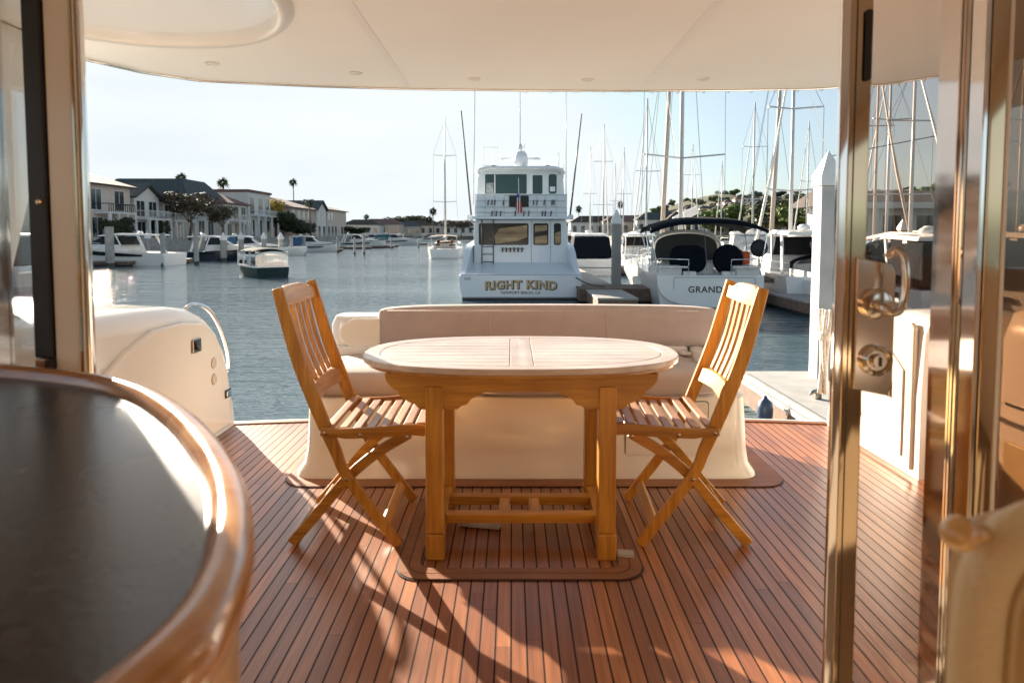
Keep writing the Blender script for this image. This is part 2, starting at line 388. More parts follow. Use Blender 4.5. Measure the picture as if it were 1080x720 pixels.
for x in (-.12,.53): MB().tube([(x,3.7875,.60),(x,3.7865,.68),(x,3.789,.76)],.0028,6).build('stitched_seam',PIPE,S,smooth=True)
cushion('back_cushion_rear', -.74,1.155,3.945,4.03,.57,.782,.03,GEL,S,.004)
# moulded capsule armrest at the left end
A = MB().loft([rr3(-1.035,-.72,3.84,4.09,.07,.4), rr3(-1.035,-.72,3.84,4.09,.07,.69), rr3(-1.015,-.74,3.86,4.07,.06,.735)]).build('armrest', GEL, S, auto=50)
cap=[( -.84+.10*math.cos(R(t)), .645+.083*math.sin(R(t))) for t in range(90,271,12)]
cap=[(x-.03,z) for x,z in cap]+[(-.74,.562),(-.74,.728)]
MB().prism(cap,3.805,3.838,'y').build('armrest_pad', GELC, S, bevel=.012,seg=3)
MB().prism([(-.865,.42),(-.80,.42),(-.80,.565),(-.865,.565)],3.812,3.838,'y').build('armrest_bracket', LEATHER, S, bevel=.006)
MB().tube([(-1.03,3.79,.50),(-.93,3.77,.503),(-.80,3.77,.503)],.0075).build('grab_rail',CHROME,S,smooth=True)
MB().box(1.0,1.10,3.82,3.9,.5755,.5785).build('drain_slot',DARKP,S,bevel=.01)
MB().box(.93,.98,3.70,3.79,.54,.556).build('seat_hinge',GEL,S,bevel=.004)

# ---- oval teak table
T = empty('dining_table', (.035,2.77,0)); tag(T, 'oval slatted teak dining table standing between the two folding chairs', 'table')
cx,cy,zt = .035,2.77,.733
def top_slats():
    mb=MB(); a,b=.622,.388; n=2.35
    ny=11
    yy=[-b+2*b*i/ny for i in range(ny+1)]
    def xh(y,s=1): return a*s*max(0,1-abs(y/(b*s))**n)**(1/n)
    return mb
# full oval rim + inset slats with fine dark grooves
ov=superell(cx,cy,.624,.392,2.45,64); ovi=superell(cx,cy,.56,.328,2.35,64)
rim=frame(ov,ovi,zt-.024,zt); rim.build('table_rim',TOPW,T,bevel=.005,seg=2)
MB().prism(superell(cx,cy,.565,.333,2.35,64),zt-.022,zt-.006).build('table_underlay',CAULK,T)
for sx in (-1,1):
    mb=MB(); N_=9; h=.325*2/N_
    for i in range(N_):
        y0=-.325+h*i+.0014; y1=y0+h-.0028
        def xm(y): return .557*max(0,1-abs(y/.3275)**2.35)**(1/2.35)
        m_=min(xm(y0),xm(y1))
        x_in=.045
        if m_<.08: continue
        poly=[(x_in,y0),(xm(y0),y0),(xm((2*y0+y1)/3),(2*y0+y1)/3),(xm((y0+2*y1)/3),(y0+2*y1)/3),(xm(y1),y1),(x_in,y1)]
        poly=[(cx+sx*x,cy+y) for x,y in poly]
        mb.prism(poly,zt-.02,zt-.0005)
    mb.build('tabletop_slats',TOPW,T,bevel=.0012,seg=1)
MB().box(cx-.042,cx+.042,cy-.326,cy+.326,zt-.02,zt-.0008).build('tabletop_centre_board',wood('sheen_paled_teak_crosswise',(.46,.35,.30),(.68,.57,.50),axis=1,rough=.36,coat=.5,freq=5),T,bevel=.0015,seg=1)  # same sky sheen painted into the centre board colour
MB().prism(superell(cx,cy,.607,.376,2.45,64),zt-.040,zt-.0245).build('table_edge_moulding',TEAKX,T,bevel=.004)
# aprons with stepped corbels
za=zt-.0405
half=[(0,za),(.500,za),(.495,za-.026),(.470,za-.055),(.455,za-.062),(.446,za-.080),(.415,za-.102),(.392,za-.110),(.378,za-.126),(.362,za-.131),
      (.235,za-.131),(.220,za-.118),(.200,za-.113),(.184,za-.092),(.160,za-.080),(.145,za-.078),(.135,za-.066),(0,za-.066)]
prof=[(cx+x,z) for x,z in half]+[(cx-x,z) for x,z in reversed(half[:-1]) if x>0]+[]
prof=[(cx+x,z) for x,z in half]+[(cx-x,z) for x,z in reversed(half) if x>0]
for y in (2.496,3.02):
    MB().prism(prof,y,y+.026,'y').build('apron',TEAKX,T,bevel=.002)
for x in (-.285,.355):
    MB().box(x-.013,x+.013,2.523,3.018,za-.06,za-.001).build('apron',TEAKD,T,bevel=.002)
for x in (-.285,.350):
    for y in (2.520,2.998):
        s_=1 if y<2.7 else -1
        MB().box(x-.032,x+.032,y-.032,y+.032,.10,za-.045).build('leg',TEAKY,T,bevel=.004)
        MB().box(x-.035,x+.035,y-.036,y+.036,.0,.0985).build('foot',TEAKY,T,bevel=.006)
    MB().box(x-.026,x+.026,2.5565,2.9615,.045,.105).build('side_rail',TEAKD,T,bevel=.004)
for y in (2.66,2.84):
    MB().box(-.2585,.3235,y-.022,y+.022,.075,.112).build('stretcher',TEAKX,T,bevel=.004)
for x in (-.03,.09):
    MB().box(x-.022,x+.022,2.6825,2.8175,.080,.108).build('stretcher_bar',TEAKD,T,bevel=.003)
# shims on the deck
t_=tag(MB().prism([(-.22,2.735),(-.05,2.70),(-.045,2.75),(-.20,2.80)],.004,.028).build('wedge_shim',mat('grey_plastic',(.45,.43,.42),.5),bevel=.005),'flat white plastic wedge lying under the table stretcher','wedge')
t_=tag(MB().prism([(.392,2.47),(.452,2.46),(.456,2.50),(.396,2.51)],.004,.018).build('folded_card',mat('grey_card',(.40,.37,.35),.7,var=.2),bevel=.002),'small grey folded card at the foot of the front right table leg','card')

# ---- folding teak chairs
def smoothpts(p, n=5):
    p=[Vector(q) for q in p]; out=[]
    for i in range(len(p)-1):
        a=p[max(i-1,0)];b=p[i];c=p[i+1];d=p[min(i+2,len(p)-1)]
        for k in range(n):
            t=k/n; out.append(.5*((2*b)+(c-a)*t+(2*a-5*b+4*c-d)*t*t+(3*b-a-3*c+d)*t**3))
    out.append(p[-1]); return out
def chair(loc, flip, label):
    """local frame: sitter faces +x, chair width along y"""
    t=empty('folding_chair', loc, 0); tag(t,label,'chair',None)
    W=.225
    def B(mb,n,m,**k):
        if flip: mb.xf(Matrix.Scale(-1,4,(1,0,0)))
        return mb.build(n,m,t,world=False,**k)
    post=smoothpts([(-.252,0,.992),(-.215,0,.85),(-.172,0,.70),(-.097,0,.50),(-.045,0,.375),(.005,0,.262),(.195,0,.0)])
    hs=[.040+.012*math.sin(math.pi*min(1,i/(len(post)-1)*1.35)) for i in range(len(post))]
    for s_ in (-1,1):
        B(MB().ribbon([p+Vector((0,s_*W,0)) for p in post],.022,hs),'back_leg',TEAKY,bevel=.004)
        B(MB().ribbon(smoothpts([(-.225,s_*(W-.026),.0),(-.10,s_*(W-.026),.145),(.0,s_*(W-.026),.262),(.11,s_*(W-.026),.355),(.235,s_*(W-.026),.430)],3),.022,.040),'front_leg',TEAKX,bevel=.004)
        # curved seat side rail
        B(MB().ribbon(smoothpts([(-.095,s_*(W+.022),.452),(.0,s_*(W+.022),.444),(.12,s_*(W+.022),.449),(.25,s_*(W+.022),.457),(.305,s_*(W+.022),.452)],4),.020,[.034]*4+[.04]*4+[.044]*4+[.042]*4+[.034]),'seat_rail',TEAKX,bevel=.006)
        for (x,z) in ((-.075,.448),(.235,.432),(.0,.262),(.06,.44)):
            B(MB().lathe([(.001,-.003),(.007,-.002),(.008,0),(.008,.001)],(x,s_*(W+.033) if z>.3 else s_*(W+.0125),z),'y',12) ,'bolt',STEELD,smooth=True)
    # seat slats run across, dished
    for i in range(8):
        u=i/7; x=-.062+u*.345; z=.468-.022*math.sin(math.pi*min(1,u*1.15))+.006*u
        B(MB().beam((x,-W-.008,z),(x,W+.008,z),.033 if i<7 else .042,.013,side=(1,0,.06)),'seat_slat',TEAKSEAT,bevel=.0035)
    # back: crest rail, lower rail, five slats
    def bp(z):   # point on the post centre line at height z
        for a,b in zip(post,post[1:]):
            if b.z<=z<=a.z: f=(z-b.z)/(a.z-b.z); return b.lerp(a,f)
        return post[0]
    crest=MB(); n=14; rings=[]
    for i in range(n+1):
        y=-W+.011+(2*W-.022)*i/n; k=abs(2*i/n-1)
        ztop=.978+.022*math.exp(-(k/.6)**4)-.010*math.exp(-((k-.8)/.12)**2); zbot=.912+.010*(k**2)
        a=bp(zbot); b=bp(ztop); dx=-.016*(1-k*k)
        rings.append([(a.x-.010+dx,y,a.z),(a.x+.010+dx,y,a.z),(b.x+.010+dx,y,b.z),(b.x-.010+dx,y,b.z)])
    B(crest.loft(rings),'crest_rail',TEAKD,bevel=.004)
    low=MB(); rings=[]
    for i in range(n+1):
        y=-W+.011+(2*W-.022)*i/n; k=abs(2*i/n-1); a=bp(.560-.01*k); b=bp(.618-.012*k*k); dx=-.012*(1-k*k)
        rings.append([(a.x-.010+dx,y,a.z),(a.x+.010+dx,y,a.z),(b.x+.010+dx,y,b.z),(b.x-.010+dx,y,b.z)])
    B(low.loft(rings),'lower_back_rail',TEAKD,bevel=.003)
    for i in range(5):
        y=-.144+.072*i; pts=[]
        for q in range(7):
            z=.617+(.918-.612)*q/6; p=bp(z); pts.append((p.x-.014-.006*math.sin(math.pi*q/6),y,z))
        B(MB().ribbon(pts,.034,.011),'back_slat',TEAKY,bevel=.0025)
    B(MB().beam((.140,-W+.012,.078),(.140,W-.012,.078),.040,.018,side=(.6,0,-.8)),'stretcher',TEAKD,bevel=.003)
    B(MB().beam((-.160,-W+.038,.075),(-.160,W-.038,.075),.036,.018,side=(.6,0,.8)),'stretcher',TEAKD,bevel=.003)
    B(MB().tube([(.235,-W+.03,.428),(.235,W-.03,.428)],.008),'pivot_rod',STEELD,smooth=True)
    B(MB().tube([(-.075,-W,.438),(-.075,W,.438)],.007),'pivot_rod',STEELD,smooth=True)
    return t
TEAKSEAT=wood('pale_teak_slats',(.42,.22,.12),(.62,.40,.27),axis=1,rough=.4,coat=.3,freq=6)  # paler teak than the chair frames
ch1=chair((-.632,2.785,.007),False,'slatted teak folding chair at the left end of the table, facing right')
ch1.rotation_euler=(0,0,R(.8))
ch2=chair((.700,2.785,.007),True,'slatted teak folding chair at the right end of the table, facing left')
ch2.rotation_euler=(0,0,R(-3))
T.location.y-=.035

# ---- port coaming
P = empty('port_coaming',(-1.9,3,0)); tag(P,'rounded white gelcoat coaming along the left side of the cockpit','coaming')
ys=[(1.62,.88),(2.2,.87),(2.8,.855),(3.3,.835),(3.6,.82),(3.8,.79),(3.95,.735),(4.06,.66),(4.14,.56),(4.2,.43),(4.235,.27),(4.25,.10)]
def coam(ys, xi, xo, sgn):
    rings=[]
    for y,h in ys:
        r=.10; k=max(0,(y-3.7)/.55)**2; xo2=xo+(xi-xo)*.35*k
        ring=[(xi,y,-.05),(xi,y,h*.5),(xi-sgn*.012,y,h-r)]
        for a in range(0,91,15):
            ring.append((xi-sgn*.012-sgn*r*(1-math.cos(R(a))), y, h-r+r*math.sin(R(a))))
        ring+= [((xi-sgn*.14)*.5+xo2*.5,y,h+.012),(xo2+sgn*.08,y,h-.015),(xo2,y,h-.1),(xo2-sgn*.10,y,-.3),(xo2-sgn*.1,y,-1.2),(xi-sgn*.3,y,-1.2),(xi-sgn*.3,y,-.05)]
        rings.append(ring)
    return rings
MB().loft(coam(ys,-1.755,-2.5,1)).build('coaming_moulding',GEL,P,auto=40)
pan=[(1.75,.03),(1.75,.50),(2.6,.52),(2.85,.58),(3.05,.67),(3.3,.735),(3.6,.735),(3.83,.70),(3.99,.60),(4.08,.47),(4.14,.3),(4.17,.03)]
MB().prism(pan,-1.775,-1.735,'x').build('wing_panel',GELC,P,bevel=.014,seg=4)
lt=MB().box(-1.735,-1.722,3.66,3.76,.555,.63).build('latch',STEELD,P,bevel=.005)
MB().tube([(-1.720,3.68,.62),(-1.714,3.70,.575),(-1.720,3.74,.57)],.007).build('latch_handle',DARKP,lt,smooth=True,world=True)
for z in (.455,.36):
    MB().lathe([(.001,.0),(.028,.0),(.034,-.006)],(-1.728,3.93,z),'x',16).build('port_cap',mat('cream_plastic',(.62,.52,.42),.4),P,smooth=True)
MB().box(-1.735,-1.726,4.07,4.15,.21,.26).build('wing_vent',DARKP,P,bevel=.004)  # small coaming vent, not a lamp
MB().box(-1.726,-1.722,4.08,4.14,.22,.25).build('wing_vent_cover',CHROME,P,bevel=.003)  # bright face plate of the vent
MB().tube(smoothpts([(-1.87,3.86,.76),(-1.86,3.90,.785),(-1.85,3.98,.79),(-1.82,4.08,.745),(-1.80,4.18,.62),(-1.79,4.25,.47),(-1.79,4.262,.36),(-1.79,4.235,.34)],5),.013,10).build('grab_rail',CHROME,P,smooth=True)

# ---- starboard wing with gate
Q = empty('starboard_wing',(2.2,3.6,0)); tag(Q,'white gelcoat wing wall with gate and latch, seen through the right hand glass door','wing wall')
MB().loft(coam([(3.28,.80),(3.5,.81),(3.8,.78),(3.95,.73),(4.06,.65),(4.14,.55),(4.2,.42),(4.235,.25),(4.25,.1)],1.99,2.75,-1)).build('wing_moulding',GEL,Q,auto=40)
MB().prism([(3.33,.03),(3.33,.74),(3.36,.765),(3.86,.74),(3.98,.62),(4.08,.42),(4.13,.03)],1.975,2.0,'x').build('gate',GELC,Q,bevel=.01,seg=3)
MB().prism([(3.40,.08),(3.40,.52),(3.58,.64),(3.80,.64),(3.93,.48),(3.99,.08)],1.966,1.976,'x').build('gate_panel',GEL,Q,bevel=.004)
MB().box(1.955,1.966,3.50,3.55,.36,.44).build('gate_latch',STEELD,Q,bevel=.003)
# ---- starboard side console behind right pane
Q2 = empty('side_console',(2.1,2.5,0)); tag(Q2,'golden cream moulded side console behind the far right pane','side console')
MB().loft([rr3(1.88,2.9,2.0,2.66,.10,0),rr3(1.88,2.9,2.0,2.66,.10,.80),rr3(1.90,2.88,2.03,2.64,.10,.90),rr3(1.96,2.85,2.09,2.58,.10,.945)]).build('console_moulding',GELC,Q2,auto=45)
MB().box(1.872,1.89,2.10,2.56,.555,.565).build('seam',DARKP,Q2)
MB().tube([(1.86,2.05,.50),(1.86,2.6,.50)],.011).build('hand_rail',CHROME,Q2,smooth=True)
MB().box(1.870,1.885,2.1,2.56,.22,.42).build('locker_door',LEATHER,Q2,bevel=.01)

# ---- hardtop with stair hatch
H = empty('hardtop',(0,3.3,2.3)); tag(H,'cream hardtop over the cockpit with downlights and a curved stern edge','hardtop')
HZ=2.3
left=[(-3.15,1.35),(-3.1,2.6),(-2.98,3.5),(-2.73,4.30),(-2.52,4.72),(-2.25,4.97)]
edge=[(-1.9,5.07),(-1.4,5.17),(-.8,5.25),(0,5.30),(.8,5.32),(1.6,5.30),(2.3,5.24),(2.75,5.08),(3.05,4.75),(3.2,4.2),(3.25,3.0),(3.25,1.35)]
outl=[Vector((x,y,0)) for x,y in left+edge]
# densify
dn=[]
for i in range(len(outl)):
    a=outl[i]; b=outl[(i+1)%len(outl)]; k=max(1,int((b-a).length/.22))
    for j in range(k): dn.append(a.lerp(b,j/k))
HX0,HX1,HY0,HY1=-2.56,-1.08,1.95,3.93
hole=superell((HX0+HX1)/2,(HY0+HY1)/2,(HX1-HX0)/2,(HY1-HY0)/2,2.3,72)
def slab(z, flip=False):
    bm=bmesh.new()
    o=[bm.verts.new((p.x,p.y,z)) for p in dn]; h=[bm.verts.new((x,y,z)) for x,y in hole]
    es=[bm.edges.new((o[i],o[(i+1)%len(o)])) for i in range(len(o))]+[bm.edges.new((h[i],h[(i+1)%len(h)])) for i in range(len(h))]
    bmesh.ops.triangle_fill(bm, edges=es, use_beauty=True, use_dissolve=False)
    mb=MB(); bm.verts.index_update()
    mb.add([v.co.copy() for v in bm.verts],[tuple(v.index for v in f.verts) for f in bm.faces]); bm.free(); return mb
mb=slab(HZ); mb.build('ceiling_panel',CEIL,H)
mb=slab(HZ+.16); mb.build('top_skin',GEL,H)
k=len(dn)
def outset(p,d):
    c=Vector((0,3.2,0)); return p+(p-c).normalized()*d
MB().loft([[outset(p,0).to_3d()+Vector((0,0,HZ-.0)) for p in dn],[outset(p,.02)+Vector((0,0,HZ-.006)) for p in dn],[outset(p,.045)+Vector((0,0,HZ+.005)) for p in dn],[outset(p,.06)+Vector((0,0,HZ+.05)) for p in dn],[outset(p,.03)+Vector((0,0,HZ+.16)) for p in dn],[p+Vector((0,0,HZ+.16)) for p in dn]],cap=False).build('edge_moulding',CEILD,H,auto=50)
# hatch side wall with a lip
hc=Vector(((HX0+HX1)/2,(HY0+HY1)/2,0))
def hr(s,z): return [((x-hc.x)*s+hc.x,(y-hc.y)*s+hc.y,z) for x,y in hole]
MB().loft([hr(1.095,HZ-.001),hr(1.075,HZ-.018),hr(1.04,HZ-.042),hr(1.0,HZ-.038),hr(.985,HZ-.02),hr(.985,HZ+.03)],cap=False).build('hatch_lip',CEILD,H,auto=60)
MB().loft([hr(.987,HZ+.028),hr(.99,HZ+.16),hr(1.0,HZ+.30),hr(1.03,HZ+.31),hr(1.03,HZ+.1)],cap=False).build('hatch_wall',GELC,H,auto=60)
for y in (2.5,3.2):
    pass
# seams in the headliner
for x in (-.78,.98):
    MB().box(x-.024,x+.024,1.4,5.2,HZ-.0022,HZ-.0005).build('seam_strip',mat('seam_tape',(.80,.70,.62),.35,var=.03),H)
# track along the stern edge with little sail-slide clips
tr=[Vector((p.x,p.y,0)) for p in dn if p.y>4.2]
tr=sorted(tr,key=lambda p:p.x)
tr=[outset(p,-.035) for p in tr]
MB().tube([(p.x,p.y,HZ-.008) for p in tr],.007,6).build('awning_track',CHROME,H,smooth=True)
mb=MB()
for i in range(34):
    f=(i+.5)/34*(len(tr)-1)*1.0; a=int(f)
    if a+1>=len(tr): continue
    if tr[a].x<-.2: continue
    p=tr[a].lerp(tr[a+1],f-a); mb.tube([(p.x-.014,p.y,HZ-.012),(p.x-.005,p.y,HZ-.026),(p.x+.005,p.y,HZ-.026),(p.x+.014,p.y,HZ-.012)],.0035,5)
c_=mb.build('awning_clips',CHROME,H,smooth=True); c_['kind']='stuff'
for px,py in ((224,67),(375,77),(500,83),(620,84),(742,83)):
    p=onz(px,py,HZ)
    d=empty('downlight',(p.x,p.y,HZ))
    d.parent=None
    e=MB().lathe([(.045,-.0005),(.045,-.006),(.034,-.008),(.032,-.002)],(p.x,p.y,HZ),'z',20).build('downlight',CEILD,H,smooth=True)
    bpy.data.objects.remove(d)
    MB().lathe([(.001,-.0035),(.030,-.0035),(.031,-.002)],(p.x,p.y,HZ),'z',16).build('lens',mat('frosted_lens',(.72,.62,.5),.3),e,smooth=True)
MB().loft([[(-2.50,2.80,.78),(-2.38,2.80,.78),(-2.38,3.17,.78),(-2.50,3.17,.78)],[(-2.70,2.85,1.5),(-2.60,2.85,1.5),(-2.60,3.76,1.5),(-2.70,3.76,1.5)],[(-2.76,2.85,2.30),(-2.62,2.85,2.30),(-2.62,3.80,2.30),(-2.76,3.80,2.30)]]).build('sun_blocker',GEL,H,bevel=.03)  # added panel out of view, keeps a sun streak off the counter
# ---- saloon shell behind the glass doors: what the polished posts mirror
def struct(mb,name,m,**k): return tag(mb.build(name,m,**k),kind='structure')
struct(MB().box(-2.6,3.0,-4.2,1.44,-.06,-.002),'saloon_floor',mat('beige_carpet',(.42,.32,.22),.9,var=.1,scale=30))
struct(MB().box(-2.6,3.0,-4.2,1.75,2.17,2.25),'saloon_ceiling',CEIL)
struct(MB().box(-2.6,3.0,-4.3,-4.2,0,2.17),'saloon_wall',PANW)
for s_,X in ((-1,-2.6),(1,2.9)):
    mb=MB()
    a,b=(X,X+.08)
    mb.box(a,b,-4.2,1.75,0,1.0); mb.box(a,b,-4.2,1.75,1.95,2.17)
    for y in (-4.2,-2.2,-.2,1.5): mb.box(a+.002,b-.002,y,y+.22,.99,1.96)
    struct(mb,'saloon_wall',CEIL)
struct(MB().box(-2.6,-1.66,1.46,1.60,0,2.17),'saloon_wall',GELC)
struct(MB().box(1.74,2.9,1.46,1.60,0,2.17),'saloon_wall',GELC)

# ---- glass doors: left
DY=1.50
D1 = empty('left_glass_door',(-1.15,DY,0)); tag(D1,'left sliding glass door with cream stile and black seal','glass door')
GT = glass('clear_door_glass',(.90,.89,.87),1.45,.04)
GT2 = glass('tinted_door_glass',(.85,.79,.75),1.38,.0)
MB().box(-1.12,-1.045,DY+.01,DY+.018,.0,2.1).build('pane',glass('left_door_glass',(.80,.82,.82),1.5,.12),D1)
MB().box(-1.045,-1.005,DY-.02,DY+.03,.93,2.16).build('black_seal',BLACK,D1,bevel=.004)
g=MB().box(-1.045,-1.012,DY-.02,DY+.03,0,.929).build('lower_stile',STEELW,D1,bevel=.004)
for z in (.80,.865,.915): MB().box(-1.018,-1.004,DY-.028,DY+.0,z-.018,z+.012).build('slot',DARKP,D1)
MB().lathe([(.001,-.004),(.006,-.003),(.007,0)],(-1.02,DY-.021,1.27),'y',10).build('screw',STEELW,D1)
MB().box(-1.003,-.939,DY-.012,DY+.02,0,2.16).build('stile',mat('lit_cream_paint',(.90,.83,.70),.25,var=.02,coat=.4),D1,bevel=.003)  # stile cream lightened in the colour to look lit
MB().loft([[(x,DY+.004+.012*math.sin(t),z) for x,t in [(-.937+.005*math.cos(R(a))+.004,R(a)) for a in range(0,360,30)]] for z in (0,2.16)]).build('edge_trim',CHROME,D1,smooth=False,auto=60)
MB().box(-.944,-.9395,DY-.018,DY-.0125,0,2.16).build('gold_trim',STEELW,D1)
MB().box(-1.165,-1.12,DY-.03,DY+.03,0,2.16).build('stile',CHROME,D1,bevel=.004)
MB().box(-1.66,-1.165,DY+.008,DY+.018,0,2.16).build('pane',GT,D1)

# ---- glass doors: right, chrome stile with lock
D2 = empty('right_glass_door',(.85,DY,0)); tag(D2,'tinted glass door with polished steel stiles, lock plate and hook handle on the right','glass door')
MB().box(.728,.776,DY-.005,DY+.006,-.0,2.16).build('stile',STEELW,D2,bevel=.003)  # steel stile, its golden brown tint is a painted wood reflection
MB().box(.708,.7278,DY-.008,DY+.006,0,2.16).build('edge_trim',CHROME,D2,bevel=.002)
MB().box(.7405,.7425,DY-.0065,DY-.005,0,2.16).build('groove',DARKP,D2)
MB().box(.757,.772,DY-.016,DY-.0055,1.53,1.68).build('rubber_stop',BLACK,D2,bevel=.005)
MB().box(.770,1.40,DY+.010,DY+.016,0,2.16).build('pane',GT2,D2)
lp=MB().prism([(.752,.86),(.826,.845),(.838,.862),(.838,1.12),(.828,1.135),(.752,1.15)],DY-.014,DY-.0065,'y').build('lock_plate',mat('satin_steel',(.66,.60,.53),.13,1,var=.06,scale=6,rvar=.04),D2,bevel=.003,seg=3)
MB().lathe([(.034,0),(.034,-.012),(.027,-.018),(.022,-.010),(.016,-.010),(.014,-.022),(.001,-.022)],(.797,DY-.014,.925),'y',28).build('lock_cylinder',MATS['satin_steel'],lp,auto=40)
MB().box(.795,.799,DY-.040,DY-.0355,.915,.935).build('keyhole',DARKP,lp)
MB().lathe([(.034,0),(.034,-.010),(.025,-.014),(.001,-.012)],(.793,DY-.014,1.05),'y',28).build('handle_rose',MATS['satin_steel'],lp,auto=40)
MB().tube(smoothpts([(.793,DY-.026,1.05),(.790,DY-.055,1.045),(.80,DY-.065,1.035),(.818,DY-.066,1.04),(.827,DY-.066,1.07),(.829,DY-.066,1.12),(.824,DY-.06,1.155),(.812,DY-.05,1.165),(.80,DY-.045,1.150)],5),.0085,12).build('hook_handle',MATS['satin_steel'],lp,smooth=True)
D3 = empty('door_frame',(1.0,DY,0)); tag(D3,'stack of polished steel and bronze jamb posts at the far right','door jamb')
MB().prism([(.942,1.53),(.936,1.452),(.9425,1.448),(.9605,1.448),(.9605,1.53)],0,2.16).build('post',CHROME,D3)
MB().box(.9365,.9385,1.4465,1.4478,0,2.16).build('seal',DARKP,D3)
MB().prism([(.9465,1.447),(.9435,1.385),(.9455,1.383),(.952,1.383),(.952,1.447)],0,2.16).build('post',CHROME,D3)
MB().box(.9522,.9545,1.384,1.43,0,2.16).build('seal',BLACK,D3)
MB().box(.9547,.988,1.380,1.43,0,2.16).build('post',STEELW,D3,bevel=.003)
MB().box(.9882,.996,1.378,1.43,0,2.16).build('edge_trim',GELC,D3,bevel=.002)
MB().box(.996,1.74,DY-.105,DY-.098,0,2.16).build('pane',glass('dark_door_glass',(.55,.45,.36),1.5,.05),D3)

# ---- counter with lacquered rim
K = empty('bar_counter',(-.6,.9,0)); tag(K,'curved bar counter with charcoal top and lacquered cherry rim in the left foreground','bar counter')
zk=.92
px_=[(-60,382),(0,386),(60,391),(120,399),(165,412),(205,436),(236,466),(256,496),(266,528),(268,560),(262,600),(240,648),(205,690),(165,728),(120,770),(70,820)]
op=[onz(x,y,zk) for x,y in px_]
op=smoothpts([(p.x,p.y,0) for p in op],5)
def inset(pts,d):
    out=[]
    for i,p in enumerate(pts):
        t=(pts[min(i+1,len(pts)-1)]-pts[max(i-1,0)]).normalized(); nrm=Vector((t.y,-t.x,0)); out.append(p+nrm*d)
    return out
# travelling clockwise (far -> near); inward normal points to the counter's inside
test=inset(op,.1)[30]; ctr=Vector((-.9,.8,0))
sg=1 if (test-ctr).length<(op[30]-ctr).length else -1
prof=[(.0,-.012),(.0015,.004),(.006,.014),(.014,.019),(.026,.021),(.036,.017),(.042,.008),(.045,-.001),(.045,-.02),(.04,-.032),(.012,-.034),(.004,-.026)]
rings=[]
for i in range(len(op)):
    rings.append([None]*len(prof))
for j,(d,z) in enumerate(prof):
    q=inset(op,sg*d)
    for i,p in enumerate(q): rings[i][j]=(p.x,p.y,zk+z-.01)
MB().loft(rings).build('rim',RIMW,K,smooth=True)
q=inset(op,sg*.043); poly=[(p.x,p.y) for p in q]
far=poly[0]; near=poly[-1]
poly2=poly+[(-1.9,near[1]),(-1.9,far[1])]
MB().prism(poly2,zk-.035,zk-.011).build('countertop',COUNTER,K)
q=inset(op,sg*.016); poly=[(p.x,p.y) for p in q]+[(-1.9,near[1]),(-1.9,far[1])]
MB().prism(poly,0.0,zk-.045).build('cabinet',wood('golden_cabinet_wood',(.55,.33,.13),(.74,.50,.24),axis=2,rough=.3,coat=.5,freq=2),K,auto=40)
# small chrome fitting on the counter at the left
fit=tag(MB().tube([(-.99,1.14,zk+.0),(-.965,1.165,zk+.022),(-.93,1.19,zk+.012)],.008,10).build('drawer_catch',CHROME,smooth=True),'small polished metal catch on the charcoal countertop at the left edge','catch')

# ---- cream leather chair, right foreground
L_ = empty('leather_chair',(.52,.58,0)); tag(L_,'cream leather chair back with round wooden knob in the bottom right foreground','chair')
MB().tube(smoothpts([(.392,.552,.50),(.390,.552,.72),(.388,.552,.86),(.398,.552,.925),(.435,.552,.958),(.52,.552,.972),(.66,.552,.975),(.80,.552,.96)],5),[.020]*18+[.022]*18,14).build('edge_roll',LEATHER,L_,smooth=True)
cushion('backrest',.398,.80,.562,.625,.50,.950,.028,mat('shaded_leather',(.52,.33,.13),.36,var=.08,scale=5,bump=.3,bscale=150),L_,.012)  # darker gold is shade put into the cream leather colour
MB().tube(smoothpts([(.408,.538,.50),(.407,.536,.72),(.406,.536,.86),(.414,.536,.915),(.445,.536,.940),(.52,.536,.952),(.66,.536,.955),(.80,.536,.94)],5),.0032,8).build('piping',mat('tan_piping',(.60,.42,.2),.4),L_,smooth=True)
cushion('seat',.42,.84,.10,.53,.42,.55,.05,LEATHER,L_,.02)
MB().lathe([(.0145*math.sin(R(a)),-.0145*math.cos(R(a))) for a in range(4,150,12)]+[(.0075,.0135),(.0075,.022)],(.366,.545,.956),'x',28).build('wooden_knob',wood('pale_knob_wood',(.62,.33,.09),(.82,.50,.18),axis=0,rough=.15,coat=1),L_,smooth=True)
for x in (.45,.80):
    for y in (.14,.58):
        MB().beam((x,y,0),(x,y,.43),.04,.04,side=(1,0,0)).build('leg',PANW,L_,bevel=.004)
# ================================================================== HARBOUR
water=MB().add([(-1500,-60,WZ),(1500,-60,WZ),(1500,1600,WZ),(-1500,1600,WZ)],[(0,1,2,3)]).build('water',WATER); tag(water,kind='structure')
YW=mat('shade_blue_white',(.72,.76,.79),.25,var=.03,scale=.6,coat=.3)  # blue cast of the shaded stern put into this white
HULLW=mat('white_hull',(.78,.78,.76),.2,var=.04,scale=.6,coat=.4)
HULLG=mat('weathered_white_hull',(.66,.66,.64),.3,var=.08,scale=.8)
DECKW=mat('boat_deck_white',(.70,.69,.66),.5,var=.06,scale=3)
NAVY=mat('navy_canvas',(.003,.006,.011),.9,var=.3,scale=8,bump=.3,bscale=30,spec=.15)
NAVYH=mat('navy_hull',(.015,.022,.045),.15,var=.1,coat=.6)
GREENH=mat('dark_green_hull',(.006,.024,.028),.5,var=.1,spec=.12)
BLUEC=mat('blue_canvas',(.05,.12,.22),.8,var=.15)
TEALC=mat('teal_canvas',(.03,.14,.15),.8,var=.15)
WIND=mat('dark_boat_glass',(.010,.012,.013),.12,var=.2,spec=.25)
TEALW=mat('teal_boat_glass',(.020,.050,.052),.08,var=.15,spec=.35)
mat('dark_outrigger',(.12,.12,.12),.4,.5)
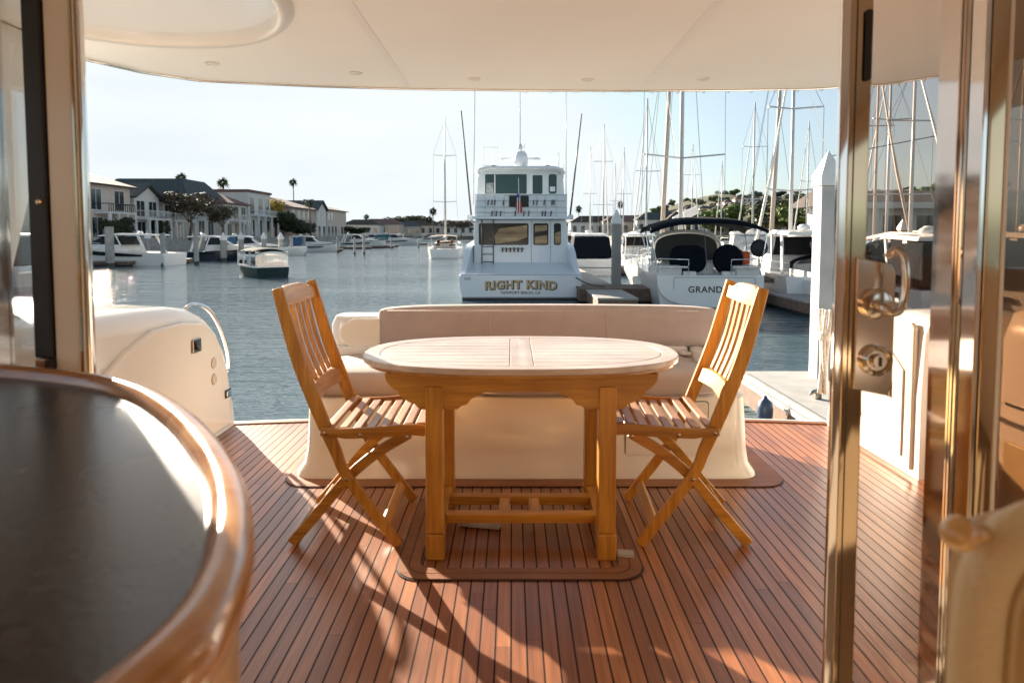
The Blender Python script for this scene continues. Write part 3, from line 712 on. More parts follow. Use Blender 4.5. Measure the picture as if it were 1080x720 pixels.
ALU=mat('mast_aluminium',(.62,.62,.62),.35,.5,var=.06)
ALUW=mat('painted_mast',(.58,.58,.57),.35,var=.05)
BEIGE=mat('rolled_sail_cloth',(.55,.46,.38),.8,var=.12)
WIRE=mat('rigging_wire',(.20,.19,.18),.4,.6)
ANTIF=mat('dark_antifouling',(.02,.022,.025),.6)
CONC=mat('weathered_concrete',(.36,.34,.31),.85,var=.2,scale=2,bump=.3,bscale=12)
PILEM=mat('grey_piling',(.34,.33,.31),.85,var=.22,scale=1.2,bump=.4,bscale=9,stretch=(1,1,.3))
PCAP=mat('white_piling_cap',(.74,.73,.70),.4,var=.05)
DOCKM=mat('grey_dock_boards',(.33,.31,.29),.8,var=.25,scale=2,bump=.3,bscale=15,stretch=(.4,4,1))
WOODB=mat('brown_dock_timber',(.16,.10,.07),.8,var=.25,scale=4)
GOLDT=mat('gold_lettering',(.40,.26,.10),.4,.3,var=.1)
INKT=mat('dark_lettering',(.04,.035,.035),.5)
INTW=wood('boat_interior_wood',(.16,.08,.03),(.66,.44,.20),axis=0,rough=.4,coat=.2,freq=.6)
RED=mat('red_cloth',(.50,.04,.04),.8,var=.1); WHT=mat('white_cloth',(.75,.75,.73),.8,var=.05)
ORG=mat('orange_canvas',(.70,.13,.04),.8,var=.12)
SKIN=mat('skin',(.45,.26,.18),.6)

def hull(L,B,fb_s,fb_b,draft=.5,tw=.82,nose=1.0,flare=.0,n=14,full=.55):
    """stern at the origin, bow towards +y; z = 0 is the waterline"""
    rings=[]
    for i in range(n+1):
        t=i/n; y=L*t
        w=B/2*(tw+(1-tw)*math.sin(min(1,t/full)*math.pi/2)) if t<full else B/2*(max(0,1-((t-full)/(1-full))**2.1)**.8)
        w=max(w,.02); s=fb_s+(fb_b-fb_s)*t**1.6
        k=max(0,1-max(0,(t-.55)/.45)**2)
        wl=w*(.93-.45*max(0,t-.4)); yb=y-(.0 if t<.5 else (t-.5)*2*L*.07)
        rings.append([(-w*(1+flare),y,s),(-w,y,s*.62),(-wl,yb,.0),(-wl*.55,yb,-draft*k),(wl*.55,yb,-draft*k),(wl,yb,0),(w,y,s*.62),(w*(1+flare),y,s)])
    return rings
def deck_of(rings, dz=-.03, inset_=.97, crown=.04):
    mb=MB(); rs=[]
    for r in rings:
        a=Vector(r[0]);b=Vector(r[-1]); rs.append([(a.x*inset_,a.y,a.z+dz),(0,a.y,a.z+dz+crown),(b.x*inset_,b.y,b.z+dz)])
    return mb.loft(rs,cap=False,closed=False)
def W(p, m, n, par, **k): return p.build(n,m,par,world=False,**k)
def rail(par, rings, h=.65, i0=2, every=1, m=None, name='guard_rail'):
    mb=MB()
    for sd in (0,-1):
        pts=[Vector(r[sd])+Vector((0,0,h)) for r in rings[i0:]]
        mb.tube(pts,.018,4); mb.tube([p-Vector((0,0,h*.45)) for p in pts],.010,4)
        for r in rings[i0::every]: mb.tube([Vector(r[sd]),Vector(r[sd])+Vector((0,0,h))],.016,4)
    return W(mb,m or CHROME,name,par,smooth=True)
def cabin(par, y0,y1,w0,w1,z0,z1,m=None,name='cabin',rake=.5,win=True,rear=False):
    mb=MB(); rs=[]
    for f in (0,.15,.85,1):
        y=y0+(y1-y0)*f; w=w0+(w1-w0)*f; zt=z1 if f<.9 else z0+(z1-z0)*.35
        yt=y-(rake if f>.1 else -.1)*(1 if f>.5 else 0)
        rs.append([(-w,y,z0),(-w*.94,yt,z0+(zt-z0)*.8),(-w*.8,yt,zt),(0,yt,zt+.06),(w*.8,yt,zt),(w*.94,yt,z0+(zt-z0)*.8),(w,y,z0)])
    c=W(mb.loft(rs),m or DECKW,name,par,auto=40)
    if win:
        for s_ in (-1,1):
            nw=3
            for i in range(nw):
                a=y0+(y1-y0)*(.15+.22*i); b=a+(y1-y0)*.17
                f=((a+b)/2-y0)/(y1-y0); w=w0+(w1-w0)*f
                q=MB().loft([[(s_*(w*.985+.012),a,z0+(z1-z0)*.35),(s_*(w*.985+.012),b,z0+(z1-z0)*.35),(s_*(w*.955+.012),b-.05,z0+(z1-z0)*.68),(s_*(w*.955+.012),a+.05,z0+(z1-z0)*.68)],
                              [(s_*(w*.9),a,z0+(z1-z0)*.35),(s_*(w*.9),b,z0+(z1-z0)*.35),(s_*(w*.9),b-.05,z0+(z1-z0)*.68),(s_*(w*.9),a+.05,z0+(z1-z0)*.68)]])
                W(q,WIND,'window',c)
    return c
def spreaders(mast_top, zs, ym, w, par, rk=0):
    for z in zs:
        y=ym+rk*z
        s_=W(MB().tube([(-w,y-w*.25,z+.05),(0,y,z),(w,y-w*.25,z+.05)],.045,5),ALU,'spreader',par)
def sailboat(loc, rz, L, mh, label, B=None, mr=.11, cover=None, mastm=None, nsp=2, bim=None, dodge=True, stripe=None, group='moored sailboats of the marina', rake=0, small=False, hullm=None, jib=True):
    B=B or L*.31; g=empty('sailboat',(*loc,WZ),rz); tag(g,label,'sailboat',group)
    rg=hull(L,B,1.15,1.45,.5,tw=.72); h=W(MB().loft(rg),hullm or HULLW,'hull',g,auto=35)
    W(deck_of(rg,-.02),DECKW,'deck',g)
    W(MB().loft([[(p[0]*1.004,p[1],p[2]+.02 if q in(2,5) else -.1) for q,p in enumerate(r) if q in (2,3,4,5)] for r in rg],cap=True),stripe or ANTIF,'boot_stripe',g)
    cabin(g,L*.30,L*.68,B*.30,B*.20,1.15,1.72)
    # cockpit coamings, stern rail, wheel
    W(MB().beam((-B*.30,L*.05,1.25),(-B*.32,L*.30,1.35),.12,.35,side=(1,0,0)).beam((B*.30,L*.05,1.25),(B*.32,L*.30,1.35),.12,.35,side=(1,0,0)),DECKW,'cockpit_coaming',g,bevel=.03)
    mb=MB(); ww=B*.34
    mb.tube([(-ww,.1,1.15),(-ww,.1,1.85),(ww,.1,1.85),(ww,.1,1.15)],.02,5).tube([(-ww,.1,1.5),(ww,.1,1.5)],.012,4)
    W(mb,CHROME,'stern_rail',g)
    rail(g,rg,.62,3,3)
    ym=L*.56
    m_=W(MB().tube([(0,ym+rake*1.2,1.2),(0,ym+rake*mh*.5,mh*.5),(0,ym+rake*mh,mh)],[mr*.8,mr*.76,mr*.56],8),mastm or ALUW,'mast',g,smooth=True)
    spreaders(mh,[1.2+(mh-1.2)*(i+1)/(nsp+1)*1.05 for i in range(nsp)],ym,B*.33 if not small else B*.25,g,rake)
    mb=MB(); wr=.014
    for s_ in (-1,1):
        zs=[1.2+(mh-1.2)*(i+1)/(nsp+1)*1.05 for i in range(nsp)]
        pts=[(s_*B*.44,ym-.2,1.3)]+[(s_*B*.33,ym-B*.08,z) for z in zs]+[(0,ym+rake*mh,mh*.97)]
        mb.tube(pts,wr,3)
    mb.tube([(0,L*.98,1.45),(0,ym+rake*mh,mh*.98)],wr,3).tube([(0,.1,1.2),(0,ym+rake*mh,mh)],wr,3)
    W(mb,WIRE,'rigging',g)
    W(MB().tube([(0,ym-.1,2.35),(0,L*.12,2.30)],.07,6),ALU,'boom',g)
    W(MB().tube([(0,ym-.15,2.62),(0,ym-L*.15,2.56),(0,L*.14,2.42)],[.24,.18,.10],8),cover or NAVY,'sail_cover',g,smooth=True)
    if jib: W(MB().tube([(0,L*.965,1.7),(0,(L*.98+ym)/2,mh*.5),(0,ym+.35,mh*.93)],[.08,.075,.04],6),WHT if cover is not BEIGE else BEIGE,'furled_jib',g,smooth=True)
    if dodge:
        rs=[]
        for y,w,z in ((L*.27,B*.30,2.0),(L*.30,B*.30,2.15),(L*.36,B*.27,2.0),(L*.40,B*.24,1.75)):
            rs.append([(w*math.cos(R(a)),y,1.6+(z-1.6)*math.sin(R(a))**.7 if a not in(0,180) else 1.5) for a in range(0,181,20)])
        W(MB().loft(rs,cap=False,closed=False),bim or NAVY,'spray_hood',g,smooth=True)
    if bim:
        rs=[[(x,y,2.95-.12*(x/(B*.36))**2*1-.10*abs((y-L*.15)/(L*.12))**2) for x in [B*.36*(i/5-1) for i in range(11)]] for y in [L*(.03+.24*j/5) for j in range(6)]]
        W(MB().loft(rs,cap=False,closed=False),bim,'bimini',g,smooth=True)
        for s_ in (-1,1): W(MB().tube([(s_*B*.355,L*.05,2.85),(s_*B*.34,L*.15,1.3),(s_*B*.355,L*.25,2.85)],.02,4),CHROME,'bimini_pole',g)
    return g

# ---------------------------------------------------------------- sport fishing yacht straight astern
d0=31.0; sc_=d0/F
def rk(x,y,dd=0):   # zoomed-picture measure -> local x, z (z from the water)
    px=480+x/3.79; py=140+y/3.79; p=pt(px,py,d0+dd); return p.x-RKX, p.z-WZ
RKX=pt(549,247,d0).x
Y=empty('sportfishing_yacht',(RKX,d0,WZ)); tag(Y,'white sportfishing yacht seen square from astern, with tower windows, outriggers and gold name','motor yacht')
L_h=17.5
def rkhull():
    rings=[]
    for i in range(17):
        t=i/16; y=L_h*t
        w=2.72*(1+.05*math.sin(t*2.6)) if t<.5 else 2.82*(max(0,1-((t-.5)/.5)**2.2)**.75)
        w=max(w,.03)
        s=1.15+ (1.15*min(1,t/.35)**1.3 if t<.35 else 1.15+ .9*((t-.35)/.65))
        wl=w*(.94-.5*max(0,t-.45)); k=max(0,1-max(0,(t-.5)/.5)**2)
        rings.append([(-w,y,s),(-w*1.0,y,s*.75),(-wl,y-(max(0,t-.6)*1.8),.0),(-wl*.6,y,-.7*k),(wl*.6,y,-.7*k),(wl,y-(max(0,t-.6)*1.8),0),(w*1.0,y,s*.75),(w,y,s)])
    return rings
rg=rkhull(); W(MB().loft(rg),YW,'hull',Y,auto=35,bevel=0)
# transom, slightly crowned, with rounded shoulders
tr_=[(-2.66,.13),(-2.76,.55),(-2.80,1.05),(-2.74,1.16),(2.74,1.16),(2.80,1.05),(2.76,.55),(2.66,.13)]
W(MB().prism(tr_,-.10,.0,'y'),YW,'transom',Y,bevel=.03,seg=3)
W(MB().box(-2.70,2.70,-.115,.02,1.165,1.215),YW,'covering_board',Y,bevel=.02)
W(MB().prism([(-2.62,-.2),(-2.66,.12),(2.66,.12),(2.62,-.2)],-.13,-.02,'y'),ANTIF,'boot_stripe',Y,bevel=.01)
W(MB().box(-2.68,2.68,-.118,-.099,.125,.175),mat('grey_band',(.35,.37,.38),.4),'band',Y)
W(MB().box(-2.55,-2.25,-.112,-.1,.93,1.06),mat('hull_vent',(.45,.45,.44),.4),'vent',Y,bevel=.012)
# side decks rising forward past the cockpit
for s_ in (-1,1):
    W(MB().loft([[(s_*2.76,.0,1.16),(s_*2.55,.0,1.16),(s_*2.55,.0,.6),(s_*2.76,.0,.6)],[(s_*2.74,1.2,1.45),(s_*2.50,1.2,1.45),(s_*2.5,1.2,.6),(s_*2.74,1.2,.6)],[(s_*2.70,2.2,2.15),(s_*2.42,2.2,2.15),(s_*2.42,2.2,.6),(s_*2.70,2.2,.6)],[(s_*2.66,3.2,2.5),(s_*2.3,3.2,2.5),(s_*2.3,3.2,.6),(s_*2.66,3.2,.6)],[(s_*2.6,6,2.6),(s_*2.1,6,2.6),(s_*2.1,6,.6),(s_*2.6,6,.6)]]),YW,'bulwark',Y,auto=40)
W(MB().box(-2.5,2.5,0.02,3.3,.55,.62),DECKW,'cockpit_sole',Y)
# cabin bulkhead (local y = 3)
def X3(px): return (px-540)/F*(d0+3)-RKX
def Z3(py): return pt(540,py,d0+3).z-WZ
def X4(px): return (px-540)/F*(d0+4.2)-RKX
cb=[(X3(499.8),.6),(X3(499.8),Z3(240)),(X3(501.5),Z3(231.5)),(X3(597),Z3(231.5)),(X3(599),Z3(240)),(X3(599),.6)]
house=W(MB().prism(cb,3.0,9.5,'y'),YW,'deckhouse',Y,bevel=.06,seg=3)
def winp(name,m,x0,x1,y0,y1,Xf,Zf,yy,par,r=.10,t=.02,fr=None):
    a,b=Xf(x0),Xf(x1); c,e=Zf(y1),Zf(y0)
    o=MB().loft([[(p,yy-.0-t,q) for p,q in rrect(a,b,c,e,r,4)],[(p,yy+.05,q) for p,q in rrect(a,b,c,e,r,4)]])
    w_=W(o,m,name,par)
    f_=frame(rrect(a-.05,b+.05,c-.05,e+.05,r+.03,4),rrect(a-.001,b+.001,c-.001,e+.001,r,4),0,1)
    f_.v=[Vector((v.x,(yy-t-.012 if v.z<.5 else yy+.02),v.y)) for v in f_.v]
    W(f_,YW,'frame',w_)
    return w_
w1=winp('window',WIND,505,557.5,235.5,258.5,X3,Z3,3.0,Y)
w2=winp('door_glass',WIND,562.3,578.4,235.5,258.5,X3,Z3,3.0,Y)
w3=winp('window',WIND,584,591.5,235.5,258.5,X3,Z3,3.0,Y)
# blinds and woodwork showing in the windows
W(MB().prism([(X3(523),Z3(257)),(X3(521.5),Z3(249)),(X3(527),Z3(241)),(X3(556),Z3(237.5)),(X3(556),Z3(250)),(X3(545),Z3(254))],2.972,2.978,'y'),INTW,'interior_woodwork',w1)
W(MB().prism([(X3(564),Z3(257)),(X3(564),Z3(250)),(X3(577),Z3(248)),(X3(577),Z3(257))],2.972,2.978,'y').prism([(X3(564),Z3(245)),(X3(564),Z3(238)),(X3(577),Z3(237.5)),(X3(577),Z3(243))],2.972,2.978,'y'),INTW,'interior_woodwork',w2)
W(MB().prism([(X3(585),Z3(257)),(X3(585),Z3(246)),(X3(591),Z3(244)),(X3(591),Z3(257))],2.972,2.978,'y'),INTW,'interior_woodwork',w3)
W(MB().box(X3(560.3),X3(560.7),2.985,2.995,.65,Z3(232)).box(X3(580.3),X3(580.7),2.985,2.995,.65,Z3(232)),mat('door_gap_grey',(.25,.26,.27),.5),'door_seam',Y)
W(MB().box(X3(531),X3(571),2.2,2.98,.62,1.25),YW,'bait_locker',Y,bevel=.05,seg=3)
for x in (-2.3,1.2): W(MB().box(x,x+1.0,2.3,2.97,.62,1.05),YW,'cockpit_locker',Y,bevel=.04)
mb=MB()
for i in range(6):
    x=X3(530+i*4.1); mb.beam((x,2.93,Z3(265)),(x,2.93,Z3(261)),.09,.09,side=(1,0,0)); mb.tube([(x,2.93,Z3(266)),(x+.01,2.93,Z3(261))],.03,5)
mb.box(X3(529),X3(553),2.95,2.99,Z3(262.5),Z3(261.8))
W(mb,DARKP,'rod_holders',Y)
# ladder
for x in (508.5,520.5): 
    W(MB().tube([(X3(x),2.7,Z3(286)),(X3(x),2.75,Z3(231)),(X3(x),3.2,Z3(228))],.035,6),MATS['dark_outrigger'],'ladder_rail',Y,smooth=True)
for i in range(7):
    z=Z3(284-8*i); W(MB().tube([(X3(508.5),2.72,z),(X3(520.5),2.72,z)],.025,5),MATS['dark_outrigger'],'ladder_rung',Y)
# bridge deck overhang, aft coaming
ov=[(X3(498.5),Z3(231.4)),(X3(498.5),Z3(228.5)),(X3(600),Z3(228.5)),(X3(600),Z3(231.4))]
W(MB().prism(ov,2.2,9.5,'y'),YW,'bridge_deck',Y,bevel=.03)
bc=[(X3(501.5),Z3(228.6)),(X3(503),Z3(206)),(X3(595.5),Z3(206)),(X3(597),Z3(228.6))]
W(MB().prism(bc,2.45,2.55,'y'),YW,'bridge_coaming',Y,bevel=.03)
mb=MB()
for py in (206,212.5,219,224.5): mb.tube([(X3(502),2.42,Z3(py)),(X3(596.5),2.42,Z3(py))],.016,4)
for px in (502,512,522,532,557,566,575,586,596.5): mb.tube([(X3(px),2.42,Z3(228)),(X3(px),2.42,Z3(205))],.014,4)
W(mb,ALU,'bridge_rail',Y)
mb=MB()
for py,xs in ((214.5,(515,519,522,531,562,565.5,573,581,583)),(226,(519,523.5,528,543,552,557,571,574,580))):
    for px in xs: mb.tube([(X3(px),2.39,Z3(py+2.4)),(X3(px)+.03,2.37,Z3(py-3))],.034,5)
W(mb,DARKP,'rod_holders',Y)
W(MB().box(X3(537),X3(557.3),2.40,2.44,Z3(218.8),Z3(207)),WIND,'dark_board',Y,bevel=.01)
# bridge enclosure
def Zb(py): return pt(540,py,d0+4.2).z-WZ
be=[(X4(503.2),Zb(207)),(X4(504.2),Zb(187)),(X4(507),Zb(180.5)),(X4(512),Zb(178.3)),(X4(586),Zb(178.3)),(X4(591),Zb(180.5)),(X4(593.5),Zb(187)),(X4(595),Zb(207))]
W(MB().prism(be,4.2,8.5,'y'),YW,'bridge_enclosure',Y,bevel=.04)
W(MB().prism([(X4(503),Zb(184)),(X4(506),Zb(179)),(X4(514),Zb(176.6)),(X4(584),Zb(176.6)),(X4(592),Zb(179)),(X4(595),Zb(184)),(X4(590),Zb(181)),(X4(582),Zb(179.2)),(X4(516),Zb(179.2)),(X4(508),Zb(181))],3.5,8.8,'y'),YW,'bridge_roof',Y,bevel=.02)
b1=winp('window',TEALW,511.8,555.5,183.8,204.5,X4,Zb,4.2,Y,.06)
winp('window',TEALW,561.5,572,184.8,204.5,X4,Zb,4.2,Y,.06)
winp('window',TEALW,578.3,586.8,183.8,204.5,X4,Zb,4.2,Y,.12)
W(MB().box(X4(521.5),X4(522.5),4.165,4.178,Zb(204),Zb(184)),YW,'mullion',b1)
W(MB().box(X4(513),X4(520.5),4.172,4.178,Zb(204),Zb(193)),mat('bridge_interior',(.30,.32,.32),.6,var=.5,scale=6),'helm_gear',b1)
W(MB().box(X4(579.8),X4(585.2),4.172,4.178,Zb(202),Zb(197)),YW,'helm_gear',b1)
# spotlights, radome, open array, whips
for px in (520.8,577): 
    l_=W(MB().box(X4(px-2),X4(px+2),3.7,3.9,Zb(178.3),Zb(175.3)),DARKP,'floodlight',Y,bevel=.02)
W(MB().lathe([(.001,.0),(.30,.0),(.34,.06),(.37,.2),(.36,.5),(.30,.68),(.18,.80),(.001,.85)],(X4(549.6),5.2,Zb(173.8)),'z',20),YW,'satellite_dome',Y,smooth=True)
W(MB().lathe([(.16,-.3),(.13,.02)],(X4(549.6),5.2,Zb(174.5)),'z',12),YW,'dome_post',Y,smooth=True)
W(MB().beam((X4(527.5),5.8,Zb(164.5)),(X4(571),5.8,Zb(164)),.16,.12,side=(0,1,0)).beam((X4(549),5.8,Zb(176)),(X4(549),5.8,Zb(164)),.16,.16,side=(0,1,0)),YW,'radar_array',Y,bevel=.03)
W(MB().box(X4(530.5),X4(534),5.7,5.9,Zb(165.5),Zb(162.5)).box(X4(564.5),X4(568),5.7,5.9,Zb(165.5),Zb(162.5)),YW,'radar_tips',Y,bevel=.03)
W(MB().lathe([(.10,0),(.14,.12),(.10,.22),(.05,.3)],(X4(548.8),5.0,Zb(156)),'z',10),YW,'light_base',Y,smooth=True)
def whip(px0,py0,px1,py1,r0,r1,m,n,yy=4.2):
    a=pt(px0,py0,d0+yy);b=pt(px1,py1,d0+yy); q=lambda p:(p.x-RKX,yy,p.z-WZ)
    return W(MB().tube([q(a),q(b)],[r0,r1],6),m,n,Y,smooth=True)
whip(548.7,156,548.5,88,.035,.014,YW,'whip_antenna',5)
whip(499.5,216,501,85,.03,.016,ALU,'whip_antenna'); whip(597,216,597,82,.03,.016,ALU,'whip_antenna')
whip(589.5,184,589,161,.025,.015,ALU,'whip_antenna'); whip(594,188,594,173,.02,.012,ALU,'whip_antenna'); whip(553,170,553,152,.02,.012,ALU,'whip_antenna')
whip(497.5,232,486.5,117,.055,.03,mat('dark_outrigger',(.12,.12,.12),.4,.5),'outrigger',3.5); whip(601,230,613.5,120,.055,.03,MATS['dark_outrigger'],'outrigger',3.5)
for a_,b_ in ((494,499.6),(598,603)): W(MB().box(X4(a_),X4(b_),3.3,3.7,Zb(232),Zb(227)),YW,'outrigger_base',Y,bevel=.03)
mb=MB(); q=[(509,178),(509,154.5),(524.5,154.5),(524.5,178)]
mb.tube([(X4(a),4.6,Zb(b)) for a,b in q],.022,5).tube([(X4(509),4.6,Zb(174)),(X4(524.5),4.6,Zb(174))],.02,5).tube([(X4(520.5),4.6,Zb(178)),(X4(520.5),4.6,Zb(154.5))],.018,5)
W(mb,ALU,'roof_frame',Y)
# flag hanging at the bridge rail
fl=empty('flag',(X3(547)+RKX,d0+2.3,Z3(205)+WZ)); tag(fl,'limp red and white striped flag hanging at the aft rail of the fishing yacht','flag')
mb=MB(); rs=[]
for i in range(9):
    z=-.02-.115*i; w=.06+.02*i; rs.append([(-w+.05*math.sin(i)+.03*i*.3,.03*math.sin(i*1.3),z),(.0,.08*math.cos(i*.9),z-.02),(w*.6+.02*i*.3,-.03,z+.02)])
mb.loft(rs,cap=False,closed=False); W(mb,RED,'red_stripes',fl,smooth=True)
mb=MB()
for s_ in (-.09,.02): mb.loft([[(p[1][0]+s_,p[1][1]-.09,p[1][2]),(p[1][0]+s_+.045,p[1][1]-.10,p[1][2])] for p in rs],cap=False,closed=False)
W(mb,WHT,'white_stripes',fl)
W(MB().box(-.10,.03,-.07,-.06,-.32,-.03),mat('flag_blue',(.03,.05,.2),.8),'canton',fl)
W(MB().tube([(0,0,.0),(-.02,.05,.75)],.02,5),ALU,'staff',fl)
MX=Matrix.Translation((0,-.125,.80))@Matrix.Rotation(R(90),4,'X')
text('name_outline','RIGHT KIND',.52,INKT,Y,Matrix.Translation((.03,-.108,.70))@Matrix.Rotation(R(90),4,'X'),sx=1.02,ext=.004,arc=.022,bold=.035,fontspace=1.12)  # dark printed outline behind the gold letters
text('name_lettering','RIGHT KIND',.52,GOLDT,Y,Matrix.Translation((.0,-.114,.72))@Matrix.Rotation(R(90),4,'X'),sx=1.02,ext=.004,arc=.022,bold=.016,fontspace=1.12)
text('name_lettering','RIGHT KIND',.52,mat('cream_lettering',(.55,.42,.24),.5),Y,Matrix.Translation((-.0,-.120,.72))@Matrix.Rotation(R(90),4,'X'),sx=1.02,ext=.002,arc=.022,bold=-.006,fontspace=1.12)
text('port_lettering','NEWPORT BEACH, CA',.17,INKT,Y,Matrix.Translation((0,-.110,.36))@Matrix.Rotation(R(90),4,'X'),sx=1.0,ext=.004,bold=.003,fontspace=1.05)

# ---------------------------------------------------------------- sailboat with navy bimini (GRAND C)
GD=27.5; gp=pt(748,322,GD)
G=empty('sailboat',(gp.x,GD,WZ),R(-4)); tag(G,'white cruising sailboat with navy bimini, dodger and covered wheels, lettering on its transom','sailboat')
k_=GD/F; G.scale=(.94,.95,.97)
rg=hull(14.0,4.75,1.38,1.75,.55,tw=.93,full=.35); 
W(MB().loft(rg),HULLW,'hull',G,auto=35)
W(deck_of(rg,-.03,.985),DECKW,'deck',G)
W(MB().loft([[(p[0]*1.006,p[1],(-.1 if q in(3,4) else .10)) for q,p in enumerate(r) if q in (2,3,4,5)] for r in rg]),mat('blue_boot',(.05,.10,.16),.4),'boot_stripe',G)
# transom with rounded bottom
tp=[(-2.25,1.40),(-2.24,.95),(-2.05,.58),(-1.7,.32),(-1.1,.14),(-.3,.06),(.5,.06),(1.2,.12),(1.75,.28),(2.1,.55),(2.25,.95),(2.25,1.40)]
W(MB().loft([[(x,-.16+.06*(z-1),z) for x,z in tp],[(x,.05,z) for x,z in tp]]),HULLW,'transom',G,bevel=.03)
f_=frame([(x,z) for x,z in rrect(-1.55,1.9,.34,1.33,.10,4)],[(x,z) for x,z in rrect(-1.53,1.88,.36,1.31,.09,4)],0,1); f_.v=[Vector((v.x,-.165-.01+.02*v.z,v.y)) for v in f_.v]; W(f_,mat('grey_seam',(.30,.32,.34),.5),'platform_seam',G)
text('name_lettering','GRAND C',.37,INKT,G,Matrix.Translation((.0,-.175,.80))@Matrix.Rotation(R(90),4,'X'),sx=1.05,ext=.004,bold=.008,fontspace=1.1)
text('port_lettering','NEWPORT BEACH, CA',.12,INKT,G,Matrix.Translation((.12,-.18,.45))@Matrix.Rotation(R(90),4,'X'),ext=.004,fontspace=1.1)
# cockpit seats, pushpit
for s_ in (-1,1):
    W(MB().box(*sorted((s_*1.15,s_*2.15)),.15,3.6,1.36,1.78),DECKW,'cockpit_seat',G,bevel=.06,seg=3)
    W(MB().box(*sorted((s_*.55,s_*1.10)),.05,.35,1.36,1.55),DECKW,'helm_seat',G,bevel=.04)
    mb=MB(); 
    mb.tube([(s_*2.15,.25,1.4),(s_*2.15,.25,2.05),(s_*2.12,.0,2.08),(s_*.9,-.02,2.05),(s_*.9,-.0,1.4)],.022,6).tube([(s_*2.14,.05,1.72),(s_*.9,.0,1.70)],.018,5).tube([(s_*2.15,.25,2.05),(s_*2.2,3.0,2.15),(s_*2.2,5,2.2)],.012,4)
    W(mb,CHROME,'pushpit_rail',G,smooth=True)
    W(MB().beam((s_*.95,-.05,1.75),(s_*2.1,-.05,1.75),.22,.05,side=(0,1,0)),GEL,'rail_seat',G,bevel=.01)
W(MB().box(-.45,.45,1.3,2.3,1.36,1.9),DECKW,'cockpit_table',G,bevel=.05)
W(MB().lathe([(.001,-.16),(.55,-.16),(.66,-.05),(.66,.05),(.55,.14),(.001,.14)],(1.0,1.0,2.02),'y',28),NAVY,'wheel_cover',G,smooth=True)
W(MB().loft([[(x,.9,z) for x,z in rrect(-1.55,.05,1.45,2.62,.45,6)],[(x,1.15,z) for x,z in rrect(-1.55,.05,1.45,2.62,.45,6)]]),NAVY,'wheel_cover',G,bevel=.05)
W(MB().lathe([(.001,-.15),(.28,-.12),(.38,0),(.30,.12),(.001,.15)],(2.18,.45,2.52),'y',20),mat('black_cover',(.015,.015,.017),.7),'grill_cover',G,smooth=True)
W(MB().tube([(2.15,.45,1.5),(2.18,.45,2.35)],.03,6),CHROME,'grill_post',G)
W(MB().lathe([(.38,-.05),(.45,-.05),(.45,.05),(.38,.05)],(1.55,1.6,2.0),'y',20).box(1.3,2.1,1.5,2.2,1.8,2.35),ORG,'orange_cover',G,bevel=.04)
# dodger: white frame arch with dark windshield
def arch(w,zb,zt,y,n=9,p=.6): return [(w*math.cos(R(a)),y,zb+(zt-zb)*math.sin(R(a))**p) for a in [180*i/n for i in range(n+1)]]
W(MB().loft([[(x-.35,y,z) for x,y,z in arch(1.62,1.9,3.22,3.6,14,.36)],[(x-.35,y,z) for x,y,z in arch(1.5,1.9,3.15,4.6,14,.36)],[(x-.35,y,z) for x,y,z in arch(1.35,1.85,2.6,5.6,14,.5)]],cap=False,closed=False),WIND,'windscreen',G,smooth=True)
W(MB().prism([(x-.35,z) for x,y,z in arch(1.50,1.9,3.14,0,14,.36)],3.66,3.7,'y'),mat('saloon_dark',(.02,.02,.022),.5),'companionway',G)
W(MB().tube([(x-.35,y,z) for x,y,z in arch(1.64,1.8,3.26,3.58,14,.36)],.07,8),GEL,'windscreen_arch',G,smooth=True)
cabin(G,4.2,9.8,1.45,.9,1.5,2.15)
# bimini
rs=[]
for j in range(7):
    v=j/6; y=.2+3.9*v; row=[]
    for i in range(15):
        u=i/7-1; x=2.5*u+.0; z=3.86-.42*abs(u)**2.8-.18*(2*v-1)**2; row.append((x,y,z))
    rs.append(row+[(x_,y_,z_-(.14 if j in (0,6) else .07)) for x_,y_,z_ in reversed(row)])
W(MB().loft(rs),NAVY,'bimini',G,smooth=True)
for s_ in (-1,1):
    for yt in (.25,2.1,4.0): W(MB().tube([(s_*2.2,2.0 if yt!=.25 else .4,1.5),(s_*2.5,yt,3.35)],.022,5),CHROME,'bimini_pole',G)
    W(MB().tube([(s_*2.15,.3,1.5),(s_*2.35,.25,2.5),(s_*2.45,.28,3.2)],.03,5),CHROME,'bimini_pole',G)
rail(G,rg,.62,2,2)
# mast and rig
mb_=MB().tube([(0,7.2,1.5),(0,7.25,10),(0,7.4,20)],[.115,.11,.09],10); W(mb_,ALUW,'mast',G,smooth=True)
for z in (7.0,12.2): 
    W(MB().tube([(-2.1,6.5,z+.15),(0,7.2,z),(2.1,6.5,z+.1)],.045,5),ALU,'spreader',G)
mb=MB()
for s_ in (-1,1): mb.tube([(s_*2.2,6.8,1.7),(s_*2.1,6.5,7.1),(s_*2.05,6.6,12.3),(0,7.4,19.5)],.013,3)
mb.tube([(-.1,.1,1.6),(0,7.4,20)],.013,3).tube([(0,13.8,1.9),(0,7.4,19.5)],.013,3)
W(mb,WIRE,'rigging',G)

# ---------------------------------------------------------------- other moored sailboats of the marina
def bx_(px,d): return (px-540)/F*d
def mh_(py,d): return pt(540,py,d).z-WZ
